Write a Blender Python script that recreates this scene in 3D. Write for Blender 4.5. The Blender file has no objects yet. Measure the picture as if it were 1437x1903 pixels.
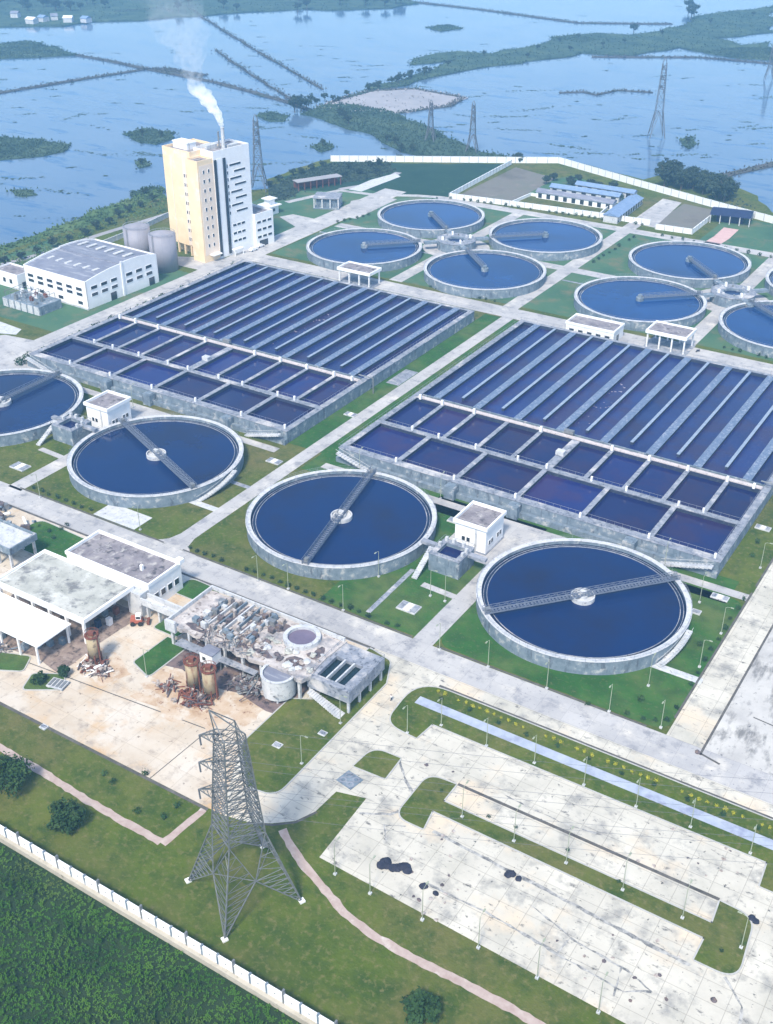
import bpy, bmesh, math, random
from mathutils import Vector, Matrix
random.seed(7)
R=math.radians
S=bpy.context.scene
COL=S.collection
# ------------------------------------------------------------------ camera, sky, sun, exposure
CAMZ=160.0; FPX=2106.276; PITCH=R(31.0617); YAW=R(32.3098); PW,PH=1437.0,1903.0
cam=bpy.data.cameras.new("camera"); co=bpy.data.objects.new("camera",cam); COL.objects.link(co)
co.location=(0,0,CAMZ); co.rotation_euler=(math.pi/2-PITCH,0,YAW)
cam.sensor_fit='VERTICAL'; cam.sensor_height=24; cam.lens=FPX/PH*24; cam.clip_start=1; cam.clip_end=20000
S.camera=co
SUN_EL=R(52); SUN_DIR=Vector((0.22,-0.97,0)).normalized()      # horizontal direction towards the sun
w=bpy.data.worlds.new("World"); S.world=w; w.use_nodes=True
nt=w.node_tree; sky=nt.nodes.new('ShaderNodeTexSky'); sky.sky_type='NISHITA'; sky.sun_disc=False
sky.sun_elevation=SUN_EL; sky.sun_rotation=math.atan2(SUN_DIR.x,SUN_DIR.y); sky.air_density=1.1; sky.dust_density=1.2; sky.ozone_density=1.0
nt.links.new(sky.outputs[0],nt.nodes['Background'].inputs[0]); nt.nodes['Background'].inputs[1].default_value=0.13
sl=bpy.data.lights.new("sun",'SUN'); so=bpy.data.objects.new("sun",sl); COL.objects.link(so)
sl.energy=2.6; sl.angle=R(10); sl.color=(1,.92,.79)
sd=Vector((SUN_DIR.x*math.cos(SUN_EL),SUN_DIR.y*math.cos(SUN_EL),math.sin(SUN_EL)))
so.rotation_euler=sd.to_track_quat('Z','Y').to_euler()
S.view_settings.view_transform='Standard'; S.view_settings.look='None'; S.view_settings.exposure=1.03; S.view_settings.gamma=1
S.render.engine='CYCLES'
S.cycles.use_denoising=True; S.cycles.max_bounces=14; S.cycles.volume_bounces=12; S.cycles.volume_step_rate=1.0; S.cycles.transparent_max_bounces=12

def G(px,py,z=0.0):
    "surveyed point: where the sight line of photo pixel (px,py) meets height z"
    d=Vector(((px-PW/2)/FPX,-(py-PH/2)/FPX,-1.0)); d=co.rotation_euler.to_matrix()@d
    t=(z-CAMZ)/d.z; return (d.x*t,d.y*t)
# ------------------------------------------------------------------ materials
MAT={}
def lin(c): return tuple(c)+(1.0,)
def pm(name,cols,scale=.2,rough=.9,spots=None,bump=0,stretch=None,spec=.3,detail=5,fine=None,brick=None,rnd=0,metal=0):
    m=bpy.data.materials.new(name); m.use_nodes=True; n=m.node_tree.nodes; l=m.node_tree.links; b=n['Principled BSDF']
    b.inputs['Roughness'].default_value=rough; b.inputs['Specular IOR Level'].default_value=spec; b.inputs['Metallic'].default_value=metal
    g=n.new('ShaderNodeNewGeometry'); vec=g.outputs['Position']
    if stretch:
        mp=n.new('ShaderNodeMapping'); mp.inputs['Scale'].default_value=stretch; l.new(vec,mp.inputs[0]); vec=mp.outputs[0]
    no=n.new('ShaderNodeTexNoise'); no.inputs['Scale'].default_value=scale; no.inputs['Detail'].default_value=detail; no.inputs['Roughness'].default_value=.62; l.new(vec,no.inputs['Vector'])
    r=n.new('ShaderNodeValToRGB'); l.new(no.outputs[0],r.inputs[0]); e=r.color_ramp
    k=len(cols)
    e.elements[0].position=.3; e.elements[0].color=lin(cols[0]); e.elements[1].position=.7; e.elements[1].color=lin(cols[-1])
    for i in range(1,k-1):
        x=e.elements.new(.3+.4*i/(k-1)); x.color=lin(cols[i])
    out=r.outputs[0]
    def mix(fac,a,col,mode='MIX'):
        x=n.new('ShaderNodeMix'); x.data_type='RGBA'; x.blend_type=mode
        if hasattr(fac,'node'): l.new(fac,x.inputs[0])
        else: x.inputs[0].default_value=fac
        l.new(a,x.inputs[6])
        if hasattr(col,'node'): l.new(col,x.inputs[7])
        else: x.inputs[7].default_value=lin(col)
        return x.outputs[2]
    for sp in ([] if not spots else (spots if isinstance(spots,list) else [spots])):
        c,sc,lo,hi=sp[:4]
        v2=g.outputs['Position']
        if len(sp)>4:
            mp=n.new('ShaderNodeMapping'); mp.inputs['Scale'].default_value=sp[4]; l.new(v2,mp.inputs[0]); v2=mp.outputs[0]
        n2=n.new('ShaderNodeTexNoise'); n2.inputs['Scale'].default_value=sc; n2.inputs['Detail'].default_value=6; n2.inputs['Roughness'].default_value=.65; l.new(v2,n2.inputs['Vector'])
        r2=n.new('ShaderNodeMapRange'); r2.inputs[1].default_value=lo; r2.inputs[2].default_value=hi; l.new(n2.outputs[0],r2.inputs[0])
        out=mix(r2.outputs[0],out,c)
    if brick:
        sc,bw,bh,c=brick
        bt=n.new('ShaderNodeTexBrick'); bt.offset=0; bt.inputs['Scale'].default_value=sc; bt.inputs['Mortar Size'].default_value=.012; bt.inputs['Brick Width'].default_value=bw; bt.inputs['Row Height'].default_value=bh
        bt.inputs['Color1'].default_value=(1,1,1,1); bt.inputs['Color2'].default_value=(.93,.93,.93,1); bt.inputs['Mortar'].default_value=lin(c)
        l.new(g.outputs['Position'],bt.inputs['Vector']); out=mix(1.0,out,bt.outputs[0],'MULTIPLY')
    if rnd:
        oi=n.new('ShaderNodeObjectInfo'); hs=n.new('ShaderNodeHueSaturation'); mr=n.new('ShaderNodeMapRange'); mr.inputs[3].default_value=1-rnd; mr.inputs[4].default_value=1+rnd
        l.new(oi.outputs['Random'],mr.inputs[0]); l.new(mr.outputs[0],hs.inputs['Value']); l.new(out,hs.inputs['Color']); out=hs.outputs[0]
    l.new(out,b.inputs['Base Color'])
    if bump:
        n3=n.new('ShaderNodeTexNoise'); n3.inputs['Scale'].default_value=fine or scale*12; n3.inputs['Detail'].default_value=4; l.new(g.outputs['Position'],n3.inputs['Vector'])
        bp=n.new('ShaderNodeBump'); bp.inputs['Strength'].default_value=bump; bp.inputs['Distance'].default_value=.3; l.new(n3.outputs[0],bp.inputs['Height']); l.new(bp.outputs[0],b.inputs['Normal'])
    MAT[name]=m; return m
def water(name,cols,scale,rough,bscale,bump,ior=1.33,spots=None,rnd=0):
    m=pm(name,cols,scale,rough,bump=bump,fine=bscale,spec=.5,spots=spots,rnd=rnd); m.node_tree.nodes['Principled BSDF'].inputs['IOR'].default_value=ior; return m
conc=pm('concrete',[(.16,.18,.22),(.24,.26,.305),(.335,.345,.375)],.5,.9,spots=[((.09,.105,.135),1.1,.53,.65),((.50,.48,.47),.15,.54,.66)],bump=.15)
concd=pm('concrete_weathered',[(.11,.15,.19),(.17,.215,.26),(.24,.28,.315)],.5,.9,spots=[((.09,.11,.14),.8,.54,.66,(1,1,.25)),((.42,.42,.42),.5,.56,.68)],bump=.2)
concw=pm('concrete_pale',[(.38,.40,.43),(.50,.51,.52),(.58,.58,.58)],.5,.9,spots=((.22,.22,.24),1.3,.56,.68),bump=.15)
band=pm('channel_cover_concrete',[(.46,.41,.40),(.58,.53,.51)],.6,.9,spots=((.26,.22,.21),1.2,.54,.66))
grate=pm('walkway_grating',[(.085,.125,.205),(.14,.195,.29)],.9,.7,spots=((.30,.33,.40),1.6,.52,.64))
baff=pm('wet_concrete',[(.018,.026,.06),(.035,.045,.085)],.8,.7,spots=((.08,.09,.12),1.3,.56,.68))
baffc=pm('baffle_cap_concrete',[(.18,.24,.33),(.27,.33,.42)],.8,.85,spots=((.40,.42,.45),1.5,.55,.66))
laund=pm('launder_dark_water',[(.004,.010,.04),(.008,.016,.055)],.2,.1,spec=.5)
road=pm('road_concrete',[(.335,.33,.335),(.42,.41,.405),(.49,.475,.455)],.07,.9,spots=[((.26,.26,.275),.25,.52,.66),((.57,.54,.49),.11,.55,.68),((.17,.17,.19),1.3,.60,.70)],bump=.1,brick=(.2,1.2,.75,(.80,.80,.82)))
yard=pm('yard_concrete',[(.43,.41,.35),(.53,.50,.43),(.60,.57,.49)],.09,.9,spots=[((.30,.29,.265),.2,.51,.66),((.62,.52,.39),.06,.53,.68),((.13,.125,.12),.4,.59,.70,(1,1.8,1)),((.06,.06,.06),.9,.62,.69)],bump=.1,brick=(.2,1.0,.8,(.66,.65,.64)))
plaza=pm('plaza_concrete',[(.48,.39,.29),(.56,.49,.40),(.60,.55,.48)],.08,.9,spots=[((.50,.34,.19),.06,.52,.66),((.38,.32,.26),.3,.54,.68),((.17,.13,.10),.9,.61,.70)],bump=.1,brick=(.16,1.3,1,(.82,.80,.78)))
rubyard=pm('stained_yard_concrete',[(.32,.31,.30),(.47,.455,.43),(.57,.55,.51)],.06,.9,spots=[((.18,.175,.17),.12,.50,.64,(2.5,1,1)),((.08,.08,.09),.9,.62,.70)],bump=.1)
grass=pm('lawn_grass',[(.048,.078,.010),(.078,.110,.014),(.118,.132,.026)],.045,1,spots=[((.13,.115,.045),.028,.45,.70),((.034,.066,.012),.2,.46,.70),((.15,.14,.055),.9,.52,.70)],bump=.6,fine=1.5,spec=.1)
grassg=pm('green_lawn_grass',[(.022,.082,.014),(.038,.116,.020),(.068,.132,.028)],.05,1,spots=[((.105,.122,.04),.05,.44,.76),((.028,.066,.018),.25,.44,.74),((.10,.13,.045),1.0,.54,.74)],bump=.6,fine=1.5,spec=.1)
grassf=pm('far_lawn_grass',[(.035,.090,.055),(.06,.13,.07),(.09,.15,.075)],.03,1,spots=[((.13,.14,.08),.09,.52,.66)],bump=.5,fine=1,spec=.1)
field=pm('rough_field_grass',[(.016,.045,.030),(.026,.062,.038)],.05,1,spots=((.04,.085,.045),.12,.58,.7),bump=.6,fine=.8,spec=.1)
soil=pm('bare_field_soil',[(.12,.115,.10),(.17,.16,.14),(.14,.15,.12)],.06,1,spots=((.22,.19,.17),.1,.6,.7),spec=.1)
marsh=pm('marsh_vegetation',[(.028,.055,.042),(.048,.082,.055),(.08,.12,.07)],.05,1,bump=.6,fine=.4,spec=.1)
bankg=pm('bank_grass',[(.045,.09,.04),(.08,.135,.05),(.12,.17,.07)],.06,1,spots=((.03,.06,.03),.2,.54,.66),bump=.6,fine=.5,spec=.1)
dike=pm('dike_earth',[(.05,.055,.06),(.09,.09,.09),(.06,.08,.06)],.06,1,spec=.1)
sand=pm('pale_mud',[(.26,.26,.28),(.36,.35,.36)],.04,1,spec=.1)
lake=water('flood_water',[(.058,.112,.20),(.08,.138,.225),(.11,.165,.245)],.004,.10,.30,.12,spots=[((.10,.155,.235),.010,.48,.62,(1,2,1)),((.03,.095,.21),.03,.54,.64,(1,3,1))])
tankw=water('clarifier_water',[(.0004,.012,.070),(.0008,.020,.108)],.03,.05,1.2,.03,spots=((.006,.010,.045),.03,.44,.66))
clearw=water('clear_tank_water',[(.0004,.027,.125),(.0008,.039,.17)],.03,.05,1.2,.03,spots=((.001,.019,.09),.035,.44,.66))
cellw=water('basin_water',[(.006,.009,.078),(.010,.015,.104)],.04,.07,2.2,.05,spots=((.022,.013,.07),.05,.46,.58),rnd=.3)
lanew=water('aerated_water',[(.007,.011,.078),(.011,.022,.118)],.05,.2,2.5,.25,spots=[((.020,.014,.066),.07,.46,.58),((.12,.13,.20),3.0,.60,.69)],rnd=.25)
foam=pm('floating_scum',[(.16,.13,.16),(.36,.33,.36)],1.2,.9,spots=((.03,.03,.08),.9,.5,.56))
white=pm('white_paint',[(.76,.76,.77),(.84,.84,.84)],.4,.7,spots=((.58,.57,.57),.5,.64,.78,(1,1,.2)))
cream=pm('cream_paint',[(.82,.60,.37),(.86,.68,.45)],.2,.7,spots=((.85,.74,.58),.15,.54,.68))
pink=pm('pale_peach',[(.78,.62,.48),(.83,.70,.58)],.3,.7)
roofg=pm('roof_gravel',[(.15,.135,.15),(.23,.21,.225),(.31,.285,.28)],.3,.95,spots=[((.08,.075,.085),.5,.54,.66),((.42,.40,.38),.4,.56,.68)],bump=.2)
roofp=pm('roof_pale_weathered',[(.27,.275,.25),(.40,.40,.36),(.52,.515,.47)],.14,.95,spots=[((.17,.17,.17),.25,.50,.64),((.56,.56,.52),.12,.54,.64),((.10,.10,.10),.9,.62,.70)],bump=.2)
roofm=pm('roof_metal_grey',[(.15,.16,.21),(.22,.23,.28)],.2,.6,spots=((.30,.31,.35),.35,.54,.64,(.3,2,1)))
glass=pm('dark_glass',[(.02,.024,.03),(.035,.04,.05)],.8,.12,spec=.6)
blu=pm('blue_sheet_roof',[(.14,.22,.36),(.22,.30,.44)],.3,.6,stretch=(2,2,1))
bluc=pm('dark_blue_tarpaulin',[(.010,.016,.05),(.02,.03,.09)],.5,.6)
steel=pm('galvanised_steel',[(.17,.18,.19),(.26,.27,.28)],1.5,.5,metal=.3)
steelf=pm('far_steel',[(.10,.11,.13),(.15,.16,.18)],1.5,.6)
rail=pm('grey_handrail',[(.20,.22,.26),(.29,.31,.35)],1.0,.6)
truss=pm('bridge_steel',[(.10,.12,.17),(.17,.20,.26)],1.2,.6)
lampm=pm('pale_lamp_paint',[(.25,.29,.21),(.33,.36,.27)],1.0,.5)
rust=pm('rusted_steel',[(.11,.035,.025),(.20,.07,.045),(.07,.035,.03)],.9,.9)
silo=pm('stained_silo_shell',[(.30,.24,.15),(.42,.35,.23)],.5,.85,spots=[((.17,.08,.05),.8,.50,.64,(1,1,.2)),((.12,.10,.08),.5,.56,.68)])
silog=pm('grey_silo_shell',[(.24,.24,.28),(.32,.31,.35)],.15,.6,brick=(.3,3,.9,(.8,.8,.82)))
scrap=pm('dark_scrap_steel',[(.035,.03,.035),(.12,.10,.11),(.20,.14,.11)],.9,.9)
debris=pm('rubble',[(.14,.11,.09),(.36,.31,.28),(.5,.47,.45)],1.3,.95)
black=pm('black_cover',[(.012,.013,.028),(.035,.037,.06)],1.2,.75)
drain=pm('dark_drain_concrete',[(.06,.055,.05),(.14,.13,.12)],.5,.95)  # dark concrete of the drain channels and joints
kerbm=pm('kerb_concrete',[(.34,.34,.33),(.45,.445,.42)],.4,.9)
pathb=pm('blue_grey_pavers',[(.30,.34,.42),(.40,.44,.52)],.5,.9,spots=((.24,.26,.36),.22,.52,.66))
brick=pm('brick_path_pavers',[(.34,.25,.22),(.46,.38,.34)],.6,.95,spots=((.55,.50,.46),.25,.58,.7))
pinkp=pm('red_paving',[(.50,.32,.30),(.58,.40,.37)],.3,.9)
wallp=pm('white_wall_panel',[(.74,.76,.78),(.82,.83,.84)],.3,.8,spots=((.5,.5,.5),.8,.66,.76))
wallb=pm('brown_wall_base',[(.34,.31,.25),(.47,.43,.36)],.4,.95,spots=((.2,.18,.14),.7,.6,.72))
leafd=pm('dark_foliage',[(.012,.032,.014),(.026,.058,.022),(.045,.08,.03)],.5,.9,rnd=.25,spec=.15)
leafm=pm('green_foliage',[(.018,.048,.016),(.034,.075,.022),(.06,.10,.03)],.4,.9,rnd=.25,spec=.15)
leaff=pm('far_foliage',[(.020,.034,.026),(.035,.055,.036),(.05,.075,.045)],.3,.9,rnd=.2,spec=.15)
leafy=pm('yellow_foliage',[(.30,.30,.02),(.44,.42,.05)],.6,.9,spec=.15)
crop=pm('crop_foliage',[(.026,.080,.012),(.058,.145,.020),(.095,.185,.03)],.12,.95,spots=((.085,.11,.035),.05,.53,.66),spec=.1)
bark=pm('bark',[(.07,.055,.045),(.12,.10,.08)],1,.95)
redp=pm('red_paint',[(.32,.08,.05),(.42,.13,.08)],.8,.5)
carw=pm('white_car_paint',[(.72,.73,.75),(.8,.8,.82)],.5,.25,spec=.5)
rubber=pm('rubber',[(.015,.015,.016),(.03,.03,.03)],1,.8)
skin=pm('skin',[(.28,.16,.10),(.34,.20,.13)],2,.6)
cloth=pm('white_cloth',[(.65,.65,.66),(.75,.75,.75)],2,.9)
clothd=pm('dark_cloth',[(.02,.02,.03),(.04,.035,.05)],2,.9)
# ------------------------------------------------------------------ mesh helpers
class MB:
    def __init__(s): s.v=[]; s.f=[]; s.mi=[]; s.m=0
    def mat(s,i): s.m=i; return s
    def add(s,vs,fs):
        o=len(s.v); s.v+=[tuple(x) for x in vs]; s.f+=[tuple(i+o for i in f) for f in fs]; s.mi+=[s.m]*len(fs); return s
    def box(s,x0,y0,z0,x1,y1,z1):
        v=[(x0,y0,z0),(x1,y0,z0),(x1,y1,z0),(x0,y1,z0),(x0,y0,z1),(x1,y0,z1),(x1,y1,z1),(x0,y1,z1)]
        return s.add(v,[(3,2,1,0),(4,5,6,7),(0,1,5,4),(1,2,6,5),(2,3,7,6),(3,0,4,7)])
    def cbox(s,c,d,rz=0,tilt=0):
        M=Matrix.Translation(c)@Matrix.Rotation(rz,4,'Z')@Matrix.Rotation(tilt,4,'Y'); h=[x/2 for x in d]
        v=[M@Vector((a*h[0],b*h[1],e*h[2])) for e in(-1,1) for a,b in((-1,-1),(1,-1),(1,1),(-1,1))]
        return s.add(v,[(3,2,1,0),(4,5,6,7),(0,1,5,4),(1,2,6,5),(2,3,7,6),(3,0,4,7)])
    def tube(s,p,q,r,r2=None,n=6,cap=True):
        p=Vector(p);q=Vector(q);d=q-p
        if d.length<1e-6: return s
        d.normalize(); a=d.orthogonal().normalized(); b=d.cross(a); r2=r if r2 is None else r2
        v=[p+(a*math.cos(t)+b*math.sin(t))*r for t in [2*math.pi*i/n for i in range(n)]]+[q+(a*math.cos(t)+b*math.sin(t))*r2 for t in [2*math.pi*i/n for i in range(n)]]
        f=[(i,(i+1)%n,n+(i+1)%n,n+i) for i in range(n)]
        if cap: f+=[tuple(range(n-1,-1,-1)),tuple(range(n,2*n))]
        return s.add(v,f)
    def path(s,pts,r,n=5):
        for a,b in zip(pts,pts[1:]): s.tube(a,b,r,n=n)
        return s
    def cyl(s,x,y,z0,z1,r,n=32,r1=None): return s.tube((x,y,z0),(x,y,z1),r,r1,n)
    def ring(s,x,y,z0,z1,ri,ro,n=96,a0=0,a1=2*math.pi):
        full=abs(a1-a0-2*math.pi)<1e-6; k=n if full else n+1
        v=[]
        for i in range(k):
            t=a0+(a1-a0)*i/n; c,sn=math.cos(t),math.sin(t)
            v+=[(x+ri*c,y+ri*sn,z0),(x+ro*c,y+ro*sn,z0),(x+ro*c,y+ro*sn,z1),(x+ri*c,y+ri*sn,z1)]
        f=[]
        for i in range(n):
            j=((i+1)%k)*4; i4=i*4
            for a in range(4): f.append((i4+a,i4+(a+1)%4,j+(a+1)%4,j+a)[::-1])
        if not full: f+=[(0,1,2,3),(4*n+3,4*n+2,4*n+1,4*n)]
        return s.add(v,f)
    def disc(s,x,y,z,r,n=64): return s.add([(x+r*math.cos(2*math.pi*i/n),y+r*math.sin(2*math.pi*i/n),z) for i in range(n)],[tuple(range(n))])
    def sheet(s,poly,z): return s.add([(a,b,z) for a,b in poly],[tuple(range(len(poly)))])
    def prism(s,poly,z0,z1):
        a=sum(poly[i][0]*poly[(i+1)%len(poly)][1]-poly[(i+1)%len(poly)][0]*poly[i][1] for i in range(len(poly)))
        if a<0: poly=poly[::-1]
        n=len(poly); v=[(x,y,z0) for x,y in poly]+[(x,y,z1) for x,y in poly]
        return s.add(v,[tuple(range(n-1,-1,-1)),tuple(range(n,2*n))]+[(i,(i+1)%n,n+(i+1)%n,n+i) for i in range(n)])
    def blob(s,c,r,n=8,m=5,jit=.2,flat=1.0,rng=random):
        v=[(c[0],c[1],c[2]+r*flat)]
        for i in range(1,m):
            ph=math.pi*i/m
            for j in range(n):
                t=2*math.pi*j/n; k=r*(1+rng.uniform(-jit,jit)); v.append((c[0]+k*math.sin(ph)*math.cos(t),c[1]+k*math.sin(ph)*math.sin(t),c[2]+k*math.cos(ph)*flat))
        v.append((c[0],c[1],c[2]-r*flat)); f=[(0,1+j,1+(j+1)%n) for j in range(n)]
        for i in range(m-2):
            for j in range(n): a=1+i*n+j; b=1+i*n+(j+1)%n; f.append((a,a+n,b+n,b))
        L=len(v)-1; f+=[(L,L-n+(j+1)%n,L-n+j) for j in range(n)]
        return s.add(v,f)
    def leaves(s,c,rad,count,size,rng,shell=.5):
        for _ in range(count):
            d=Vector((rng.gauss(0,1),rng.gauss(0,1),rng.gauss(0,1))).normalized(); k=shell+(1-shell)*rng.random()
            p=Vector(c)+Vector((d.x*rad[0]*k,d.y*rad[1]*k,d.z*rad[2]*k))
            n=(d+Vector((rng.uniform(-.8,.8),rng.uniform(-.8,.8),rng.uniform(-.3,1)))).normalized(); a=n.orthogonal().normalized(); b=n.cross(a); t=rng.random()*6.28
            a,b=a*math.cos(t)+b*math.sin(t),b*math.cos(t)-a*math.sin(t); z=size*rng.uniform(.6,1.3)
            s.add([p-a*z,p-b*z*.6,p+a*z,p+b*z*.6],[(0,1,2,3)])
        return s
    def build(s,name,mats,parent=None,smooth=False):
        me=bpy.data.meshes.new(name); me.from_pydata(s.v,[],s.f)
        for m in (mats if isinstance(mats,(list,tuple)) else [mats]): me.materials.append(m)
        if any(s.mi): me.polygons.foreach_set('material_index',s.mi)
        if smooth: me.polygons.foreach_set('use_smooth',[True]*len(me.polygons))
        me.update(); o=bpy.data.objects.new(name,me); COL.objects.link(o)
        if parent: o.parent=parent
        return o
def tag(o,label,cat,group=None,kind=None):
    if label: o['label']=label
    if cat: o['category']=cat
    if group: o['group']=group
    if kind: o['kind']=kind
    return o
def thing(name,label,cat,loc=(0,0,0),rz=0,group=None):
    o=bpy.data.objects.new(name,None); COL.objects.link(o); o.location=loc; o.rotation_euler=(0,0,rz); o.empty_display_size=.5
    return tag(o,label,cat,group)
def kids(o): return [c for c in bpy.data.objects if c.parent==o]
def dup(root,loc=None,rz=None,scale=None,label=None,group=None):
    def rec(o,par):
        c=o.copy(); COL.objects.link(c); c.parent=par
        for k in o.get('_k',None) or []: pass
        for k in list(o.children): rec(k,c)
        return c
    r=rec(root,None)
    if loc is not None: r.location=loc
    if rz is not None: r.rotation_euler=(0,0,rz)
    if scale is not None: r.scale=(scale,)*3 if not isinstance(scale,tuple) else scale
    if label: r['label']=label
    if group: r['group']=group
    return r
def struct(name,mb,m,label=None): o=mb.build(name,m); o['kind']='structure'; return o
def rnd_poly(pts,radii,n=6):
    out=[]; k=len(pts)
    for i in range(k):
        p=Vector(pts[i]); a=Vector(pts[i-1]); b=Vector(pts[(i+1)%k]); r=radii[i] if isinstance(radii,(list,tuple)) else radii
        if r<=0: out.append(tuple(p)); continue
        u=(a-p).normalized(); v=(b-p).normalized(); ang=u.angle(v)
        if ang>3.0: out.append(tuple(p)); continue
        d=min(r/math.tan(ang/2),(a-p).length*.49,(b-p).length*.49)
        p0=p+u*d; p2=p+v*d
        for j in range(n+1):
            t=j/n; q=(1-t)**2*p0+2*t*(1-t)*p+t*t*p2; out.append((q.x,q.y))
    return out
def strip(pts,w):
    L=[];Q=[]
    for i,p in enumerate(pts):
        a=Vector(pts[max(i-1,0)]); b=Vector(pts[min(i+1,len(pts)-1)]); d=(b-a).normalized(); n=Vector((-d.y,d.x))*w/2
        p=Vector(p); L.append(tuple(p+n)); Q.append(tuple(p-n))
    return L+Q[::-1]
def rect(x0,y0,x1,y1): return [(x0,y0),(x1,y0),(x1,y1),(x0,y1)]
def rough(poly,amp,step,seed=1):
    rg=random.Random(seed); out=[]
    for i in range(len(poly)):
        a=Vector(poly[i]); b=Vector(poly[(i+1)%len(poly)]); k=max(1,int((b-a).length/step))
        for j in range(k):
            q=a.lerp(b,j/k); out.append((q.x+rg.uniform(-amp,amp),q.y+rg.uniform(-amp,amp)))
    return out
#==================================================================== SETTING
WZ=-1.2
m=MB(); m.sheet(rect(-6000,-2000,6000,8000),WZ); struct('lake_water',m,lake)
shore=[(-700,-300),(400,-300),(400,640),(0,610),(-100,566),(-131,558),(-150,590),(-165,602),(-185,614),(-204,604),(-209,588),(-230,594),(-254,602),(-285,590),(-330,562),(-352,548),(-377,536),(-380,508),(-379,482),(-369,467),(-384,445),(-404,422),(-402,375),(-404,340),(-404,320),(-412,250),(-470,100)]
m=MB(); m.prism(rough(shore,1.6,9),-4,0); struct('ground',m,grass)
def sheet(name,poly,z,mt): m=MB(); m.sheet(poly,z); return struct(name,m,mt)
# greener lawns
sheet('lawn',rnd_poly(rect(-101,181,-46,235),4),.004,grassg)
sheet('lawn',rect(-134,181,-101,240),.004,grassg)
sheet('lawn',rect(-176.5,232,-50,243),.004,grassg)
sheet('lawn',rect(-189,243,-171,370),.004,grassg)
sheet('lawn',rect(-303,384,-40,500),.004,grassf)
sheet('lawn',rect(-400,268,-310,345),.004,grassf)
sheet('lawn',rect(-360,372,-309,500),.004,grassf)
sheet('lawn',rect(-150,498,-40,546),.004,grassf)
sheet('field',rough([(-327,495),(-309,489),(-281,503),(-284,579),(-330,553),(-372,529),(-376,490),(-355,470),(-343,476)],1.5,8,3),.008,field)
sheet('soil_plot',[(-278.5,511),(-248,513),(-246.5,530),(-250,549),(-250,565),(-279,575)],.008,soil)
sheet('soil_plot',[(-176,515),(-157,511),(-157,535),(-160,553),(-176,556)],.008,soil)
sheet('yard_paving',[(-187,512),(-174,510),(-177.5,557),(-188,559)],.012,road)
sheet('field',[(-250,531),(-204,532),(-196,553),(-245,575),(-250,565)],.009,grassf)
# roads
sheet('main_road',rect(-460,172.2,-109,179.9),.02,road)
sheet('cross_road',rect(-310,371,40,381),.02,road)
sheet('middle_road',[(-182.2,179)]+[(-182.2,372),(-177.4,372),(-177.4,179)],.016,road)
sheet('middle_road',[(-187,380),(-180.5,380),(-180.5,512),(-187,512)],.016,road)
for X,r in ((-182.2,1),(-177.4,-1)):                                            # flared junction corners
    sheet('junction_apron',[(X,180),(X-r*6,179.8),(X-r*3,180.6),(X-r*1,182.5),(X,186)],.014,road)
sheet('west_road',rect(-317,372,-304,500),.012,road)
sheet('road_junction',[G(*p) for p in ((-60,628),(10,622),(70,634),(112,634),(150,625),(160,640),(95,668),(60,690),(20,700),(-60,720))],.013,road)
sheet('hardstand',[G(*p) for p in ((-20,590),(40,612),(30,622),(-20,618))],.015,concw)
sheet('west_road',rect(-316,150,-304,372),.012,road)
sheet('tower_apron',[(-338,350),(-303,350),(-303,376),(-309,400),(-309,372),(-338,357)],.018,road)
sheet('north_road',rect(-285,496,40,503),.013,road)
sheet('chamber_road',rect(-241,383,-235,500),.011,road)
sheet('chamber_road',rect(-302,431.5,-80,437.5),.017,road)
sheet('chamber_road',rect(-116,383,-110,500),.011,road)
sheet('chamber_road',rect(-80,431.5,40,437.5),.017,road)
for cx in (-238,-113):
    m=MB(); m.disc(cx,434.5,.022,15,32); struct('chamber_apron',m,road)
sheet('utility_yard',[(-333,430),(-313,419),(-311,436),(-330,437)],.014,road)
sheet('utility_yard',[(-319,471),(-306,447),(-300,447),(-301,486),(-313,486)],.014,road)
sheet('track',strip([(-345,452),(-335,484),(-314,487),(-296,497),(-284,501)],4),.015,road)
sheet('track',strip([(-336,486),(-330,498),(-326,513),(-328,531)],4),.013,sand)
sheet('red_track',strip([(-143,528),(-142.5,512),(-143.5,500)],7),.013,pinkp)
sheet('lakeside_path',strip([(-395,290),(-388,330),(-386,365),(-382,405),(-362,440)],3.5),.01,sand)
# yards
sheet('yard_concrete',[(-112,172.3),(-112,160)]+[(-118,147),(-118,131),(-109,113.8),(-103,115.2),(-99.5,117.2),(-96.2,120),(-94.4,124),(-94,130.4),(-88.1,132),(-87.3,115.2),(-20,113.2),(40,112),(40,172.3)],.016,yard)
sheet('plaza_paving',[(-240,113.8),(-108.9,113.8),(-117.9,131),(-117.9,147),(-112,160),(-112,172),(-240,172)],.012,plaza)
sheet('yard_road',[(-110,172.3),(-46,172.2),(40,172.3),(40,179.9),(-46,180.1),(-109,179.9)],.019,road)
sheet('right_road',rect(-45.6,180,-37.9,330),.021,yard)
sheet('right_yard',rect(-37.6,180,40,330),.017,rubyard)
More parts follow.
